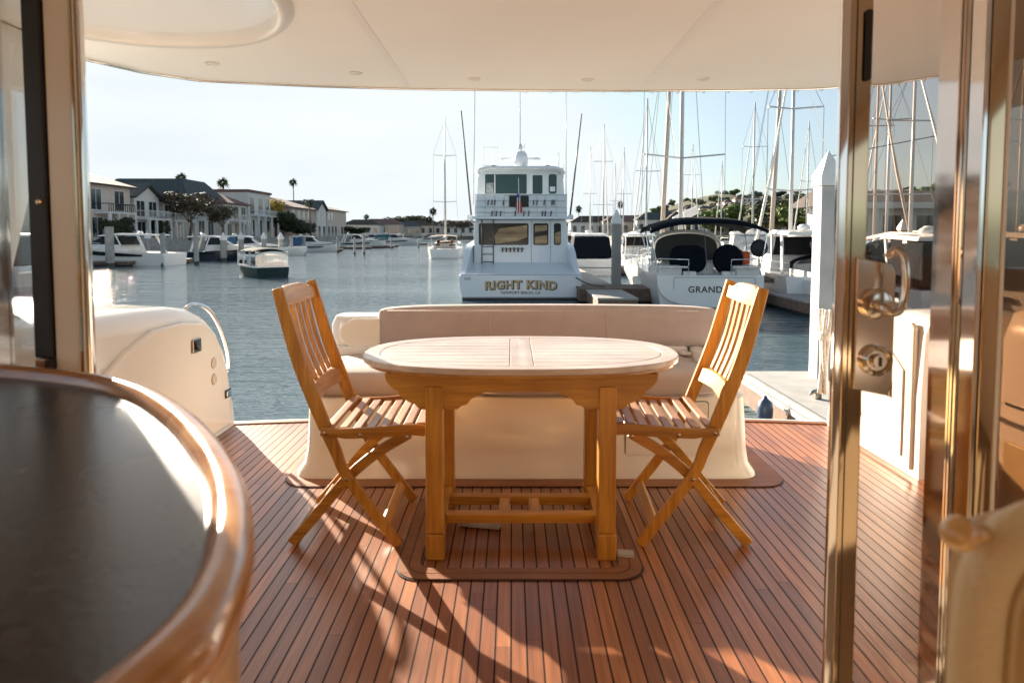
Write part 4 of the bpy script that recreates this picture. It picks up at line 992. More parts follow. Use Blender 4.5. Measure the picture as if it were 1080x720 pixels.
# (mast px, top py, mast depth, rz, L, label, opts)
specs=[
 (636,131,92,180,12.5,'sailboat with a slim mast just right of the fishing yacht, far back',dict(mr=.13)),
 (622,155,118,175,12,'small distant sailboat with the thinnest mast beside the fishing yacht',dict(mr=.13,nsp=1)),
 (657,155,112,0,12,'distant sailboat with thin mast left of the beige mast',dict(mr=.13,nsp=1)),
 (681,104,74,5,14,'sailboat with grey mast and one wide crosstree, second left of the bimini sailboat',dict(mr=.14,nsp=1)),
 (729,152,104,180,12,'distant sailboat whose mast rises above the middle of the navy bimini',dict(mr=.13)),
 (793,108,78,0,14,'sailboat with thin grey mast left of the leaning beige mast on the right',dict(mr=.15,nsp=2)),
 (921,70,44,178,12,'sailboat with tan leaning mast seen through the tinted door',dict(mr=.12,cover=BEIGE,mastm=BEIGE)),
 (934,62,47,0,13,'sailboat with grey mast crossing the tan mast seen through the tinted door',dict(mr=.13,bim=NAVY)),
 (959,60,38,182,13,'sailboat with stout white mast behind the glass door and grey spray hood',dict(mr=.13,cover=BLUEC)),
 (1072,60,40,0,12,'sailboat with cream mast behind the far right pane',dict(mr=.12,cover=BEIGE)),
 (1040,80,60,0,12,'sailboat behind the bronze jamb post',dict(mr=.12)),
 (760,170,140,0,11,'tiny distant sailboat right of the bimini boat mast',dict(mr=.14,nsp=1)),
 (648,172,150,0,11,'tiny distant sailboat between two thin masts beside the piling',dict(mr=.14,nsp=1)),
 (850,128,96,0,12,'distant sailboat left of the big white piling',dict(mr=.14,nsp=1)),
]
for px,py,d,rz,L,lab,o in specs:
    X=bx_(px,d); ym=L*.56; s_=-1 if abs(rz-180)<20 else 1
    th=R(rz); sx=X+math.sin(th)*ym; sy=d-math.cos(th)*ym
    sailboat((sx,sy),th,L,mh_(py,d),lab,**o)
# two nearer boats with stout masts
for px,px2,py,d,L,lab,o in ((696,693,60,41,13,'sailboat with stout beige mast leaning slightly, left of the bimini sailboat mast',dict(mr=.17,mastm=BEIGE,cover=BEIGE,nsp=0,jib=False)),
                       (811,806,60,40,13,'sailboat with stout beige mast leaning right, behind the navy bimini',dict(mr=.17,mastm=BEIGE,cover=BEIGE,nsp=0,jib=False)),
                       (833,836,40,33,12.5,'white sailboat with radar dome on its mast, beside the big white piling',dict(mr=.12,nsp=2,cover=WHT,bim=None,dodge=True,B=4.0))):
    X=bx_(px,d); ym=L*.56
    g=sailboat((X,d-ym),0,L,mh_(py,d),lab,**o)
    if px!=833: 
        for c in [c for c in COL.objects if c.parent==g and c.name.startswith('mast')]: c.rotation_euler=(0,R(2.2),0)
    else:
        W(MB().tube([(0,ym-.1,11.0),(-.45,ym-.45,11.0)],.04,5),GEL,'radar_bracket',g)
        W(MB().lathe([(.001,-.15),(.26,-.12),(.32,0),(.26,.14),(.001,.18)],(-.45,ym-.45,11.15),'z',16),GEL,'radar_dome',g,smooth=True)
# white pole slanting up behind the bimini boat
a=pt(711,233,44); b=pt(735.5,221,44)
tag(MB().beam(a,b,.3,.5,side=(0,1,0)).build('spar',GEL,bevel=.03),'white slanting gangway raised behind the navy bimini','spar')

# ---------------------------------------------------------------- motor cruisers
def cruiser(loc,rz,L,B,label,hm,flr=.05,top='hard',topm=None,cat='motor boat',group=None,canopy=None,fb=(1.1,1.7),name='motor_boat'):
    g=empty(name,(*loc,WZ),rz); tag(g,label,cat,group)
    rg=hull(L,B,fb[0],fb[1],.5,tw=.9,flare=flr,full=.5); W(MB().loft(rg),hm,'hull',g,auto=35)
    W(deck_of(rg,-.03),DECKW,'deck',g)
    if top=='none': return g
    z0=fb[0]+.05
    W(MB().loft([[(-B*.40,L*.30,z0),(-B*.36,L*.32,z0+.75),(B*.36,L*.32,z0+.75),(B*.40,L*.30,z0)],[(-B*.38,L*.6,z0+.3),(-B*.33,L*.58,z0+.8),(B*.33,L*.58,z0+.8),(B*.38,L*.6,z0+.3)],[(-B*.16,L*.86,z0+.5),(-B*.10,L*.80,z0+.62),(B*.10,L*.80,z0+.62),(B*.16,L*.86,z0+.5)]]),DECKW,'cabin',g,auto=40)
    ws=W(MB().loft([[(-B*.36,L*.30,z0+.75),(-B*.30,L*.33,z0+1.55),(B*.30,L*.33,z0+1.55),(B*.36,L*.30,z0+.75)],[(-B*.30,L*.58,z0+.82),(-B*.26,L*.46,z0+1.55),(B*.26,L*.46,z0+1.55),(B*.30,L*.58,z0+.82)]]),WIND,'windscreen',g)
    if top=='hard':
        W(MB().loft([[(-B*.36,L*.10,z0+1.62),(-B*.34,L*.10,z0+1.76),(B*.34,L*.10,z0+1.76),(B*.36,L*.10,z0+1.62)],[(-B*.36,L*.35,z0+1.70),(-B*.33,L*.35,z0+1.86),(B*.33,L*.35,z0+1.86),(B*.36,L*.35,z0+1.70)],[(-B*.30,L*.50,z0+1.56),(-B*.28,L*.49,z0+1.66),(B*.28,L*.49,z0+1.66),(B*.30,L*.50,z0+1.56)]]),topm or GEL,'roof',g,auto=50)
        mb=MB()
        for s_ in (-1,1):
            mb.beam((s_*B*.38,L*.14,z0),(s_*B*.34,L*.20,z0+1.65),.06,.25,side=(1,0,0)); mb.beam((s_*B*.36,L*.32,z0+.7),(s_*B*.33,L*.36,z0+1.7),.06,.12,side=(1,0,0))
        W(mb,GEL,'roof_support',g)
        W(MB().lathe([(.001,0),(.25,0),(.28,.12),(.18,.22),(.001,.24)],(0,L*.25,z0+1.86),'z',12),GEL,'radar_dome',g,smooth=True)
    if canopy:
        W(MB().loft([[(-B*.42,L*.02,z0),(-B*.36,L*.06,z0+1.55),(B*.36,L*.06,z0+1.55),(B*.42,L*.02,z0)],[(-B*.40,L*.31,z0+.1),(-B*.34,L*.31,z0+1.7),(B*.34,L*.31,z0+1.7),(B*.40,L*.31,z0+.1)]]),canopy,'canvas_enclosure',g,bevel=.08)
    rail(g,rg,.6,6,2)
    for s_ in (-1,1):
        rs=[]
        for f in (.2,.3,.35,.45,.55,.65,.75): 
            r=rg[int(f*14)]; w=abs(r[0][0]); k_=1 if .2<f<.75 else .55; rs.append([(s_*(w*.985+.04),r[0][1],r[0][2]*(.80-.16*k_)),(s_*(w*.985+.04),r[0][1],r[0][2]*(.80+.08*k_))])
        W(MB().loft(rs,cap=False,closed=False),WIND,'side_window',g)
    return g
# big express cruiser at the left (bow to the left of the frame, stern right)
D_=66
cruiser((bx_(196,D_)-1.5,D_+1),R(84),14.5,4.2,'large white express cruiser with dark side windows, nearest boat on the left bank',HULLW,fb=(1.2,2.5))
cruiser((bx_(168,73)-0,78),R(-84),9.5,2.9,'navy hulled centre console boat with white T-top, moored bow right',NAVYH,fb=(1.0,1.5))
cruiser((bx_(197,80),82),R(-80),7.0,2.5,'open white skiff with high bow, right of the navy centre console boat',HULLW,top='none',fb=(.9,1.6),name='skiff')
cruiser((bx_(214,84),88),R(-85),9,3,'white runabout with blue cover at the middle dock on the left bank',HULLW,canopy=BLUEC,fb=(1.0,1.4))
cruiser((bx_(246,92),98),R(-85),8,2.8,'blue covered launch tied between two pilings on the left bank',HULLW,canopy=BLUEC,top='none',fb=(1.0,1.3))
cruiser((bx_(300,118),120),R(-88),9,3,'low white launch with a blue cover in front of the yellow tree',HULLW,canopy=BLUEC,top='hard',fb=(.9,1.3))
cruiser((bx_(352,150),152),R(-88),11,3.4,'white cabin cruiser at the far left dock',HULLG,fb=(1.2,1.7))
cruiser((bx_(392,185),188),R(-85),13,4,'white cruiser with teal canopy at the far end of the left docks',HULLW,canopy=TEALC,fb=(1.3,1.9))
cruiser((bx_(372,210),214),R(-80),12,3.6,'distant white cruiser behind the teal canopied boat',HULLW,fb=(1.3,1.9))
cruiser((bx_(425,240),246),R(60),12,3.8,'distant white motor boat left of the moving sailboat',HULLW,fb=(1.3,1.9))
cruiser((bx_(440,290),294),R(-70),13,4,'tiny distant white motor boat at the far basin end',HULLG,fb=(1.4,2))
# boat to the right of the fishing yacht, dark glass aft
RC=cruiser((bx_(622,52),50),0,11,3.6,'white flybridge cruiser with dark canvas back, just right of the fishing yacht',HULLW,canopy=NAVY,fb=(1.2,1.9))
cruiser((bx_(600,70),66),0,11,3.4,'white cruiser partly hidden behind the fishing yacht',HULLG,fb=(1.3,1.9))
cruiser((bx_(674,60),58),0,10.5,3.4,'white cruiser with high bow left of the bimini sailboat',HULLW,top='hard',fb=(1.2,1.9))
cruiser((bx_(668,84),82),R(180),11,3.6,'second row white cruiser above the brown dock',HULLG,fb=(1.4,2.2))
cruiser((bx_(785,46),44),R(-12),10.5,3.5,'white motor boat with clear enclosure right of the orange cover',HULLW,canopy=mat('clear_enclosure',(.48,.50,.50),.25,var=.3,scale=3),fb=(1.3,1.9))
cruiser((bx_(842,30),27.5),R(-4),9.5,3.2,'white motor boat with raked windscreen left of the big white piling',HULLW,topm=GEL,fb=(1.3,1.9))
cruiser((bx_(955,30),25),R(20),9,3.1,'white motor boat with bow rail behind the tinted door',HULLW,canopy=BLUEC,fb=(1.2,1.8))
cruiser((bx_(905,30),23),R(2),8,3.0,'white boat with black hatch cover seen just right of the steel stile',HULLW,canopy=NAVY,fb=(1.1,1.6))
cruiser((bx_(1060,24),20),R(12),9.5,3.2,'dark canopied boat behind the far right pane',HULLG,canopy=NAVY,fb=(1.2,1.8))
cruiser((bx_(880,60),58),0,11,3.6,'second row white cruiser behind the big white piling',HULLG,fb=(1.4,2.1))
cruiser((bx_(985,55),52),0,11,3.6,'second row cruiser behind the steel jamb posts',HULLW,canopy=BLUEC,fb=(1.4,2.1))
cruiser((bx_(20,38),40),R(70),12,3.8,'white motor boat seen through the left door pane',HULLW,canopy=mat('grey_canvas',(.10,.11,.12),.7),fb=(1.2,1.9))
sailboat((bx_(18,52),50),R(5),12,15,'white masted sailboat seen through the left door pane',mr=.12)

# far sailboat under way
fs=sailboat((bx_(468,86),86),R(4),13,mh_(118,90),'white sailboat under bare mast motoring up the channel, left of the fishing yacht',B=4.7,mr=.13,cover=BEIGE,bim=mat('tan_canvas',(.42,.32,.26),.8),group=None,nsp=2)

# small electric launch with canopy
LD=48.5; E=empty('electric_launch',(bx_(284,LD)+.6,LD-1.0,WZ),R(38)); tag(E,'small dark green hulled electric launch with canopy and clear side curtains, crossing the channel','launch')
rg=hull(5.8,2.5,.72,.85,.3,tw=.9,full=.5); W(MB().loft(rg),GREENH,'hull',E,auto=35)
W(MB().loft([[(r[0][0]*1.02,r[0][1],r[0][2]-.03),(r[0][0]*1.02,r[0][1],r[0][2]+.07),(r[-1][0]*1.02,r[0][1],r[0][2]+.07),(r[-1][0]*1.02,r[0][1],r[0][2]-.03)] for r in rg]),GEL,'gunwale',E)
rs=[[(1.12*(i/5-1)*(1-.25*max(0,v-.6)),.1+4.6*v,2.05-.22*abs(i/5-1)**2.5-.18*(2*v-1)**4) for i in range(11)] for v in [j/6 for j in range(7)]]
rs=[r+[(x,y,z-.05) for x,y,z in reversed(r)] for r in rs]
W(MB().loft(rs),NAVY,'canopy',E,smooth=True)
W(MB().loft([[(x*1.0,y,z-.06) for x,y,z in r[:11]]+[(x,y,z-.20) for x,y,z in reversed(r[:11])] for r in (rs[0],)*1+ (rs[6],)]),WHT,'valance',E)
cg=glass('clear_vinyl',(.82,.78,.74),1.5,.10)
mb=MB()
for s_ in (-1,1): mb.add([(s_*1.12,.2,.8),(s_*1.1,4.4,.9),(s_*1.02,4.2,1.80),(s_*1.1,.2,1.85)],[(0,1,2,3)])
mb.add([(-1.12,.15,.8),(1.12,.15,.8),(1.1,.15,1.8),(-1.1,.15,1.8)],[(0,1,2,3)])
W(mb,cg,'clear_curtains',E)
mb=MB()
for s_ in (-1,1):
    for y in (.2,1.6,3.0,4.3): mb.tube([(s_*1.13,y,.75),(s_*1.1,y,1.9)],.03,5)
W(mb,WHT,'canopy_posts',E)
W(MB().box(-.9,.9,.4,.8,.4,1.05).box(-.9,-.5,.8,3.5,.4,.95).box(.5,.9,.8,3.5,.4,.95),mat('salmon_cushion',(.55,.28,.20),.8),'seats',E,bevel=.05)

# people: seated figures (skin modifier bodies)
def person(loc,rz,label,shirt,trous,hair=(.05,.03,.02),z=WZ):
    g=empty('person',(*loc,z),rz); tag(g,label,'person')
    def skin(vs,es,rs,m,n):
        me=bpy.data.meshes.new(n); me.from_pydata(vs,[e for e in es],[]); me.materials.append(m)
        o=bpy.data.objects.new(n,me); COL.objects.link(o); o.parent=g
        sk=o.modifiers.new('skin','SKIN')
        if not me.skin_vertices: me.attributes  # layer made by the modifier below
        lay=me.skin_vertices[0] if me.skin_vertices else None
        if lay is None:
            bm=bmesh.new(); bm.from_mesh(me); bm.verts.layers.skin.verify(); bm.to_mesh(me); bm.free(); lay=me.skin_vertices[0]
        for i,r in enumerate(rs): lay.data[i].radius=(r,r)
        lay.data[0].use_root=True
        s_=o.modifiers.new('sub','SUBSURF'); s_.levels=s_.render_levels=1
        for p in me.polygons: p.use_smooth=True
        return o
    # seated: pelvis at z=.0, faces +y
    V=[(0,0,.10),(0,-.02,.32),(0,0,.52),(0,.01,.60),(0,.03,.68),(0,.04,.80),
       (-.19,0,.50),(-.24,.06,.26),(-.18,.26,.20),(.19,0,.50),(.24,.06,.26),(.18,.26,.20),
       (-.10,.05,.06),(-.11,.44,.10),(-.11,.46,-.32),(-.11,.58,-.36),(.10,.05,.06),(.11,.44,.10),(.11,.46,-.32),(.11,.58,-.36),
       (-.17,.33,.19),(.17,.33,.19)]
    Eg=[(0,1),(1,2),(2,3),(3,4),(4,5),(2,6),(6,7),(7,8),(2,9),(9,10),(10,11),(0,12),(12,13),(13,14),(14,15),(0,16),(16,17),(17,18),(18,19),(8,20),(11,21)]
    Rr=[.14,.13,.12,.055,.085,.09,.07,.05,.04,.07,.05,.04,.09,.07,.05,.04,.09,.07,.05,.04,.035,.035]
    b=skin(V,Eg,Rr,SKIN,'body')
    W(MB().loft([[(w*math.cos(R(a)),d*math.sin(R(a))-.01,z_) for a in range(0,360,30)] for w,d,z_ in ((.17,.15,.02),(.165,.15,.2),(.19,.15,.38),(.225,.13,.50),(.13,.10,.575))]),shirt,'shirt',g,smooth=True)
    W(MB().tube([(-.10,.03,.06),(-.115,.45,.10),(-.115,.47,-.22)],[.115,.095,.075],10).tube([(.10,.03,.06),(.115,.45,.10),(.115,.47,-.22)],[.115,.095,.075],10),trous,'trousers',g,smooth=True)
    W(MB().lathe([(.001,.115),(.07,.095),(.105,.04),(.108,-.02),(.08,-.06)],(0,.015,.80),'z',12),mat('dark_hair',hair,.8),'hair',g,smooth=True)
    return g
person((bx_(464,88)-.2,88),R(180),'person in a dark shirt seated in the cockpit of the moving sailboat',mat('black_shirt',(.02,.02,.025),.8),NAVY,z=WZ+1.7)
person((bx_(476,88)+.1,88.2),R(160),'person in a red top beside the dark shirted person on the moving sailboat',RED,NAVY,z=WZ+1.7)
person((bx_(270,LD)-.2,LD+1.0),R(150),'person in a salmon shirt seated under the canopy of the electric launch',mat('salmon_shirt',(.60,.25,.18),.8),NAVY,z=WZ+.85)
# ================================================================== DOCKS AND PILINGS
def piling(px,bot,top,w,label,cap=False,m=None,square=False,group='pilings of the docks',d=None,z0=None):
    d=d or F*(CAMZ-WZ)/(bot-247); X=bx_(px,d); zt=pt(px,top,d).z; r=w/F*d/2
    g=empty('piling',(X,d,WZ)); tag(g,label,'piling',group)
    h=zt-WZ
    n=8 if not square else 4
    st=R(45) if square else 0
    rr=r*(1.25 if square else 1)
    def ring(s,z): return [(rr*s*math.cos(st+2*math.pi*i/n),rr*s*math.sin(st+2*math.pi*i/n),z) for i in range(n)]
    ch=min(.9,r*3.0) if cap else 0
    W(MB().loft([ring(1.03,-1.0),ring(1.0,.4),ring(.97,h-ch)]),m or PILEM,'shaft',g,bevel=.02 if square else 0)
    W(MB().loft([ring(1.02,-.2),ring(1.02,.35)]),mat('weed_line',(.05,.06,.045),.8,var=.3,scale=6),'tide_band',g)
    if cap:
        W(MB().loft([ring(1.12,h-ch),ring(1.12,h-ch*.72),ring(.05,h)]),PCAP,'cap',g,bevel=.01)
    return g
LP_=[(116,281,239,9,'nearest and thickest left bank piling, in front of the express cruiser',0),(155.6,276,244,5,'capped piling behind the bow of the express cruiser',1),
 (172,280,246,5.5,'piling beside the grey canvas of the navy boat',0),(207,279,247,5.5,'piling at the stern of the navy boat',0),(218,272,249,3,'short capped piling behind the skiff',1),
 (236,275,245,7,'pale capped piling to the right of the skiff',1),(254.6,275,244,6,'pale capped piling left of the electric launch',1),(278.7,272,244.5,5.5,'pale capped piling above the launch canopy',1),
 (296.6,271,245,6,'pale capped piling right of the launch canopy',1),(307.5,269,249,3.4,'plain grey piling in front of the hedge',0),(321,266,249.5,3.4,'plain piling at the end of the blue covered launch',0),
 (346.5,262,249,2.6,'thin piling beyond the blue launch',0),(356.5,266,250,2.4,'thin dark piling at the far dock',0),(374,268,250,2.4,'dark piling reflected in the channel, left one of the pair',0),(384,268,250,2.6,'dark piling reflected in the channel, right one of the pair',0),
 (413,262,250,1.6,'small far piling at the channel end',0),(441.5,261,254,1.6,'outermost small piling at the end of the far dock',0)]
for px,b,t,w,l,c in LP_: piling(px,b,t,w,l,cap=bool(c),m=PILEM if w<5.2 or px in (172,207) else CONC)
piling(650,308,220.5,10.5,'grey square piling with pointed cap between the fishing yacht and the bimini sailboat',cap=True,m=PILEM,square=True,group=None,d=33)
piling(871,412,159,24.5,'tall thick white piling with pointed cap beside the glass door',cap=True,m=mat('white_concrete_piling',(.46,.44,.42),.75,var=.16,scale=1.8,bump=.2,bscale=20),square=True,group=None,d=11.8)
piling(951,262,231,8,'white capped piling among the sailboats behind the tinted door',cap=True,m=PILEM,square=True,group=None,d=42)
piling(905,330,240,8,'grey piling behind the steel stile',cap=True,m=PILEM,square=True,group=None,d=27)

def dock(x0,x1,y0,y1,label,z=.5,t=.35,m=None,group='floating docks'):
    g=empty('dock',((x0+x1)/2,(y0+y1)/2,WZ)); tag(g,label,'dock',group)
    hx,hy=(x1-x0)/2,(y1-y0)/2
    W(MB().box(-hx,hx,-hy,hy,z-.08,z),m or DOCKM,'deck_boards',g,bevel=.01)
    W(MB().box(-hx+.03,hx-.03,-hy+.03,hy-.03,z-t,z-.081),WOODB,'fascia',g)
    W(MB().box(-hx+.2,hx-.2,-hy+.2,hy-.2,-.25,z-t-.001),ANTIF,'float',g)
    return g
# left bank fingers
for y,x1,l in ((64.6,-36.0,'nearest floating dock on the left bank beside the thick piling'),(71,-33.5,'floating dock at the stern of the white express cruiser'),(84,-33,'floating dock beyond the skiff'),(101,-31,'floating dock level with the dark tree'),(121,-30,'floating dock in front of the hedge'),(141,-29,'floating dock in front of the cream house'),(163,-27,'floating dock with the pair of dark pilings'),(196,-24,'long floating dock at the far left bank')):
    dock(-50,x1,y-.7,y+.7,l)
dock(-47.5,-45.5,64,230,'long walkway dock running along the left seawall')
dock(-34,-26,150,151.6,'outer end of the dock by the dark pilings')
# right side docks
dock(3.2,4.75,25.5,50,'brown edged dock finger between the fishing yacht and the bimini sailboat',z=.62,t=.5)
dock(2.9,6.2,29.5,32.0,'dock head with timber edge at the foot of the grey piling',z=.66,t=.55,m=WOODB)
dock(10.6,12.2,24.5,50,'dock finger right of the bimini sailboat',z=.6,t=.45)
dock(16.8,18.3,22,50,'dock finger behind the glass door',z=.6,t=.45)
dock(3,46,50,52.5,'main cross dock of the marina',z=.6,t=.45)
dock(3,50,86,88.5,'second cross dock of the marina',z=.6,t=.45)
dock(3,60,122,124.5,'third cross dock of the marina',z=.6,t=.45)
mb=dock(3.95,6.6,6.6,12.3,'pale concrete dock just off our starboard quarter',z=.52,t=.4,m=mat('pale_dock',(.40,.39,.37),.7,var=.12,scale=3,bump=.2,bscale=25),group=None)
W(MB().box(-1.30,-1.18,-2.8,2.8,.53,.60),mat('dock_kerb',(.46,.44,.42),.7,var=.15,scale=4),'kerb',mb,bevel=.02)
# cleat on the dock
cl=empty('dock_cleat',(4.62,10.2,WZ+.52)); tag(cl,'grey metal cleat on the pale dock','cleat')
W(MB().tube([(-.16,-.12,.10),(-.08,-.06,.125),(.08,.06,.125),(.16,.12,.10)],[.02,.03,.03,.02],8),STEELD,'horn',cl,smooth=True)
W(MB().box(-.05,.05,-.05,.05,0,.11),STEELD,'base',cl,bevel=.015)
# fender, bag, rope
fd=empty('fender',(3.72,9.9,WZ+.42)); fd.scale=(.72,.72,.72); tag(fd,'blue round fender hanging at the edge of the pale dock','fender')
W(MB().lathe([(.001,-.28),(.10,-.25),(.155,-.12),(.16,.05),(.13,.18),(.05,.25),(.03,.3),(.001,.31)],(0,0,0),'z',16),mat('blue_vinyl',(.035,.06,.11),.4),'body',fd,smooth=True)
W(MB().tube([(0,0,.3),(.05,.02,.40),(.22,.02,.02)],.01,5),WHT,'lanyard',fd)
tag(MB().lathe([(.001,.20),(.18,.19),(.34,.12),(.42,.0)],(4.30,8.35,WZ+.521),'z',20).build('canvas_cover',mat('grey_brown_canvas',(.14,.12,.11),.8,var=.2,bump=.3,bscale=40),smooth=True),'dark rounded canvas cover lying on the pale dock close to our deck','cover')
rp=empty('rope_coil',(1.85,4.0,.5)); tag(rp,'hank of white rope hanging beside the steel door stile','rope')
for q in range(4):
    ph=q*1.7
    MB().tube([(1.845+.018*math.sin(ph)+.010*math.sin(t*5+ph),4.0+.02*math.cos(ph)+.01*math.cos(t*4+ph),.76-.50*t) for t in [i_/12 for i_ in range(13)]],[.010]*4+[.013]*9,7).build('strand',mat('white_rope',(.66,.62,.57),.8,var=.2,scale=60,bump=.6,bscale=120),rp,smooth=True)
MB().lathe([(.02,-.03),(.034,-.02),(.036,.02),(.02,.03)],(1.845,4.0,.60),'z',12).build('knot',MATS['white_rope'],rp,smooth=True)
# mooring lines of the neighbours
tag(MB().tube(smoothpts([(2.9,30.9,-.75),(3.4,30.3,-1.0),(4.1,30,-1.1)],5),.03,5).build('mooring_line',mat('dark_line',(.10,.08,.06),.8)),'dark mooring line from the fishing yacht to the dock head','rope')
bike=None

# ================================================================== LAND
LANDM=mat('bank_ground',(.16,.15,.11),.9,var=.3,scale=.2)
def land(poly,z,name,m=LANDM,zb=-6): return tag(MB().prism(poly,zb,z).build(name,m),kind='structure')
land([(-700,40),(-51,40),(-51,236),(-66,300),(-70,420),(-700,420)],.55,'left_bank')
land([(-700,300.5),(-66.5,300.5),(-60,350),(-20,372),(30,380),(30,760),(-700,760)],.50,'far_bank')
land([(30.5,381),(30.5,175),(70,150),(90,60),(700,60),(700,1000),(30.5,1000)],.7,'right_bank')
sw=tag(MB().box(-51.2,-50.7,40,236,-4,.75).build('seawall',CONC),'grey concrete seawall along the left bank','seawall')

# hill with houses on the right
bm=bmesh.new(); NXh,NYh=90,24; vs=[]
HXa,HXb,HYa,HYb=20,620,420,800
def hz(x,y):
    u=(x-HXa)/(HXb-HXa); v=(y-HYa)/(HYb-HYa)
    e=min(1,max(0,(x-95)/90))**.8*min(1,v*2.2)**1.2
    return .2+e*(34+8*noise.noise(Vector((x/90,y/120,0)))+5*noise.noise(Vector((x/30,y/40,3))))
for j in range(NYh+1):
    for i in range(NXh+1):
        x=HXa+(HXb-HXa)*i/NXh; y=HYa+(HYb-HYa)*j/NYh
        vs.append((x,y,hz(x,y)))
fs_=[(j*(NXh+1)+i,j*(NXh+1)+i+1,(j+1)*(NXh+1)+i+1,(j+1)*(NXh+1)+i) for j in range(NYh) for i in range(NXh)]
tag(MB().add(vs,fs_).build('hill',mat('hill_scrub',(.055,.060,.032),.95,var=.5,scale=.06,bump=.5,bscale=.3),smooth=True),kind='structure')

# ================================================================== FOLIAGE
def leafmat(n,c,v=.35): return mat(n,c,.7,var=v,scale=1.2,spec=.2)
LG=leafmat('dark_leaves',(.045,.060,.030)); LG2=leafmat('olive_leaves',(.085,.095,.045)); LG3=leafmat('brown_leaves',(.11,.085,.055)); LGY=leafmat('yellow_leaves',(.32,.24,.05)); LGB=leafmat('hazy_leaves',(.15,.17,.15)); LGG=leafmat('fresh_leaves',(.10,.15,.04))  # hazy leaves carry distance haze in their colour
BARK=mat('bark',(.12,.09,.065),.9,var=.25,scale=3)
CROWNS={}
def crown_mesh(key,m,n,leaf,seed,lobes=7,flat=.8):
    if key in CROWNS: return CROWNS[key]
    rnd=random.Random(seed); mb=MB(); cs=[]
    for i in range(lobes):
        a=rnd.uniform(0,6.28); r=rnd.uniform(.15,.62); cs.append((Vector((r*math.cos(a),r*math.sin(a),rnd.uniform(-.35,.45)*flat)),rnd.uniform(.28,.48)))
    cs.append((Vector((0,0,.05)),.5))
    vs=[];fs=[]
    for i in range(n):
        c,rr=rnd.choice(cs); d=Vector((rnd.gauss(0,1),rnd.gauss(0,1),rnd.gauss(0,1))).normalized()
        p=c+Vector((d.x,d.y,d.z*flat))*rr*rnd.uniform(.55,1.05)
        a=Vector((rnd.gauss(0,1),rnd.gauss(0,1),rnd.gauss(0,.6))).normalized()*leaf*rnd.uniform(.6,1.3); b=a.cross(d).normalized()*leaf*rnd.uniform(.4,.9)
        k=len(vs); vs+=[p-a-b*.3,p-b,p+a,p+b]; fs.append((k,k+1,k+2,k+3))
    me=bpy.data.meshes.new(key); me.from_pydata([tuple(v) for v in vs],[],fs); me.materials.append(m); CROWNS[key]=me; return me
KINDS={'dense':(LG,2600,.075),'olive':(LG2,2200,.075),'brown':(LG3,1500,.055),'yellow':(LGY,1500,.07),'hazy':(LGB,1500,.085),'fresh':(LGG,2600,.07)}
def tree(x,y,zb,h,w,kind,label,group=None,seed=0,name='tree',low=False):
    g=empty(name,(x,y,zb)); tag(g,label,'tree' if name!='shrub' else 'shrub',group)
    m,n,lf=KINDS[kind]; me=crown_mesh('crown_%s_%d'%(kind,seed%3),m,n,lf,seed%3+11)
    ch=h*.72 if name!='shrub' and not low else h*.98
    o=bpy.data.objects.new('crown',me); COL.objects.link(o); o.parent=g; o.location=(0,0,h-ch/2); o.scale=(w/1.7,w/1.7,ch/1.5); o.rotation_euler=(0,0,seed*1.3)
    mb=MB().tube([(0,0,-.3),(.1*w*.3,0,h*.3),(0,.05*w,h*.55)],[h*.028,h*.020,h*.012],7)
    for a in (.3,2.2,4.1): mb.tube([(0,0,h*.3),(math.cos(a)*w*.2,math.sin(a)*w*.2,h*.6)],[h*.014,h*.006],5)
    W(mb,BARK,'trunk' if name!='shrub' else 'stem',g,smooth=True)
    return g
def frond_mesh(key,n,L,droop,leafw,m,seed,fan=False):
    if key in CROWNS: return CROWNS[key]
    rnd=random.Random(seed); mb=MB()
    for i in range(n):
        a=2*math.pi*i/n*2.4+rnd.uniform(-.2,.2); el=rnd.uniform(-1.1,1.4) if fan else rnd.uniform(-.4,1.25); K=8; prev=None
        dirx=Vector((math.cos(a),math.sin(a),0)); side=Vector((-math.sin(a),math.cos(a),0)); pts=[]
        p=Vector((0,0,0)); e=el
        for k in range(K+1):
            pts.append(p.copy()); p=p+(dirx*math.cos(e)+Vector((0,0,1))*math.sin(e))*(L/K); e-=droop/K
        if fan:
            for q in range(2):
                aa=a+rnd.uniform(-.5,.5); ee=el+rnd.uniform(-.25,.25); ln=L*rnd.uniform(.6,1.0)
                dv=Vector((math.cos(aa)*math.cos(ee),math.sin(aa)*math.cos(ee),math.sin(ee))); s2=Vector((rnd.gauss(0,1),rnd.gauss(0,1),rnd.gauss(0,1))).cross(dv).normalized()
                mid=dv*ln*.6; mb.add([dv*.05,mid+s2*leafw*1.3,dv*ln-Vector((0,0,ln*.22)),mid-s2*leafw*1.3],[(0,1,2,3)])
        else:
            for k in range(1,K+1):
                for s_ in (-1,1):
                    for f in (0,.5):
                        b=pts[k-1].lerp(pts[k],f); l=L*.26*math.sin(math.pi*(k-.3)/K)**.6
                        tip=b+side*s_*l*.8+(pts[k]-pts[k-1]).normalized()*l*.6-Vector((0,0,l*.45))
                        mb.add([b,b+(pts[k]-pts[k-1])*.35,tip],[(0,1,2)])
    me=bpy.data.meshes.new(key); me.from_pydata([tuple(v) for v in mb.v],[],mb.f); me.materials.append(m); CROWNS[key]=me; return me
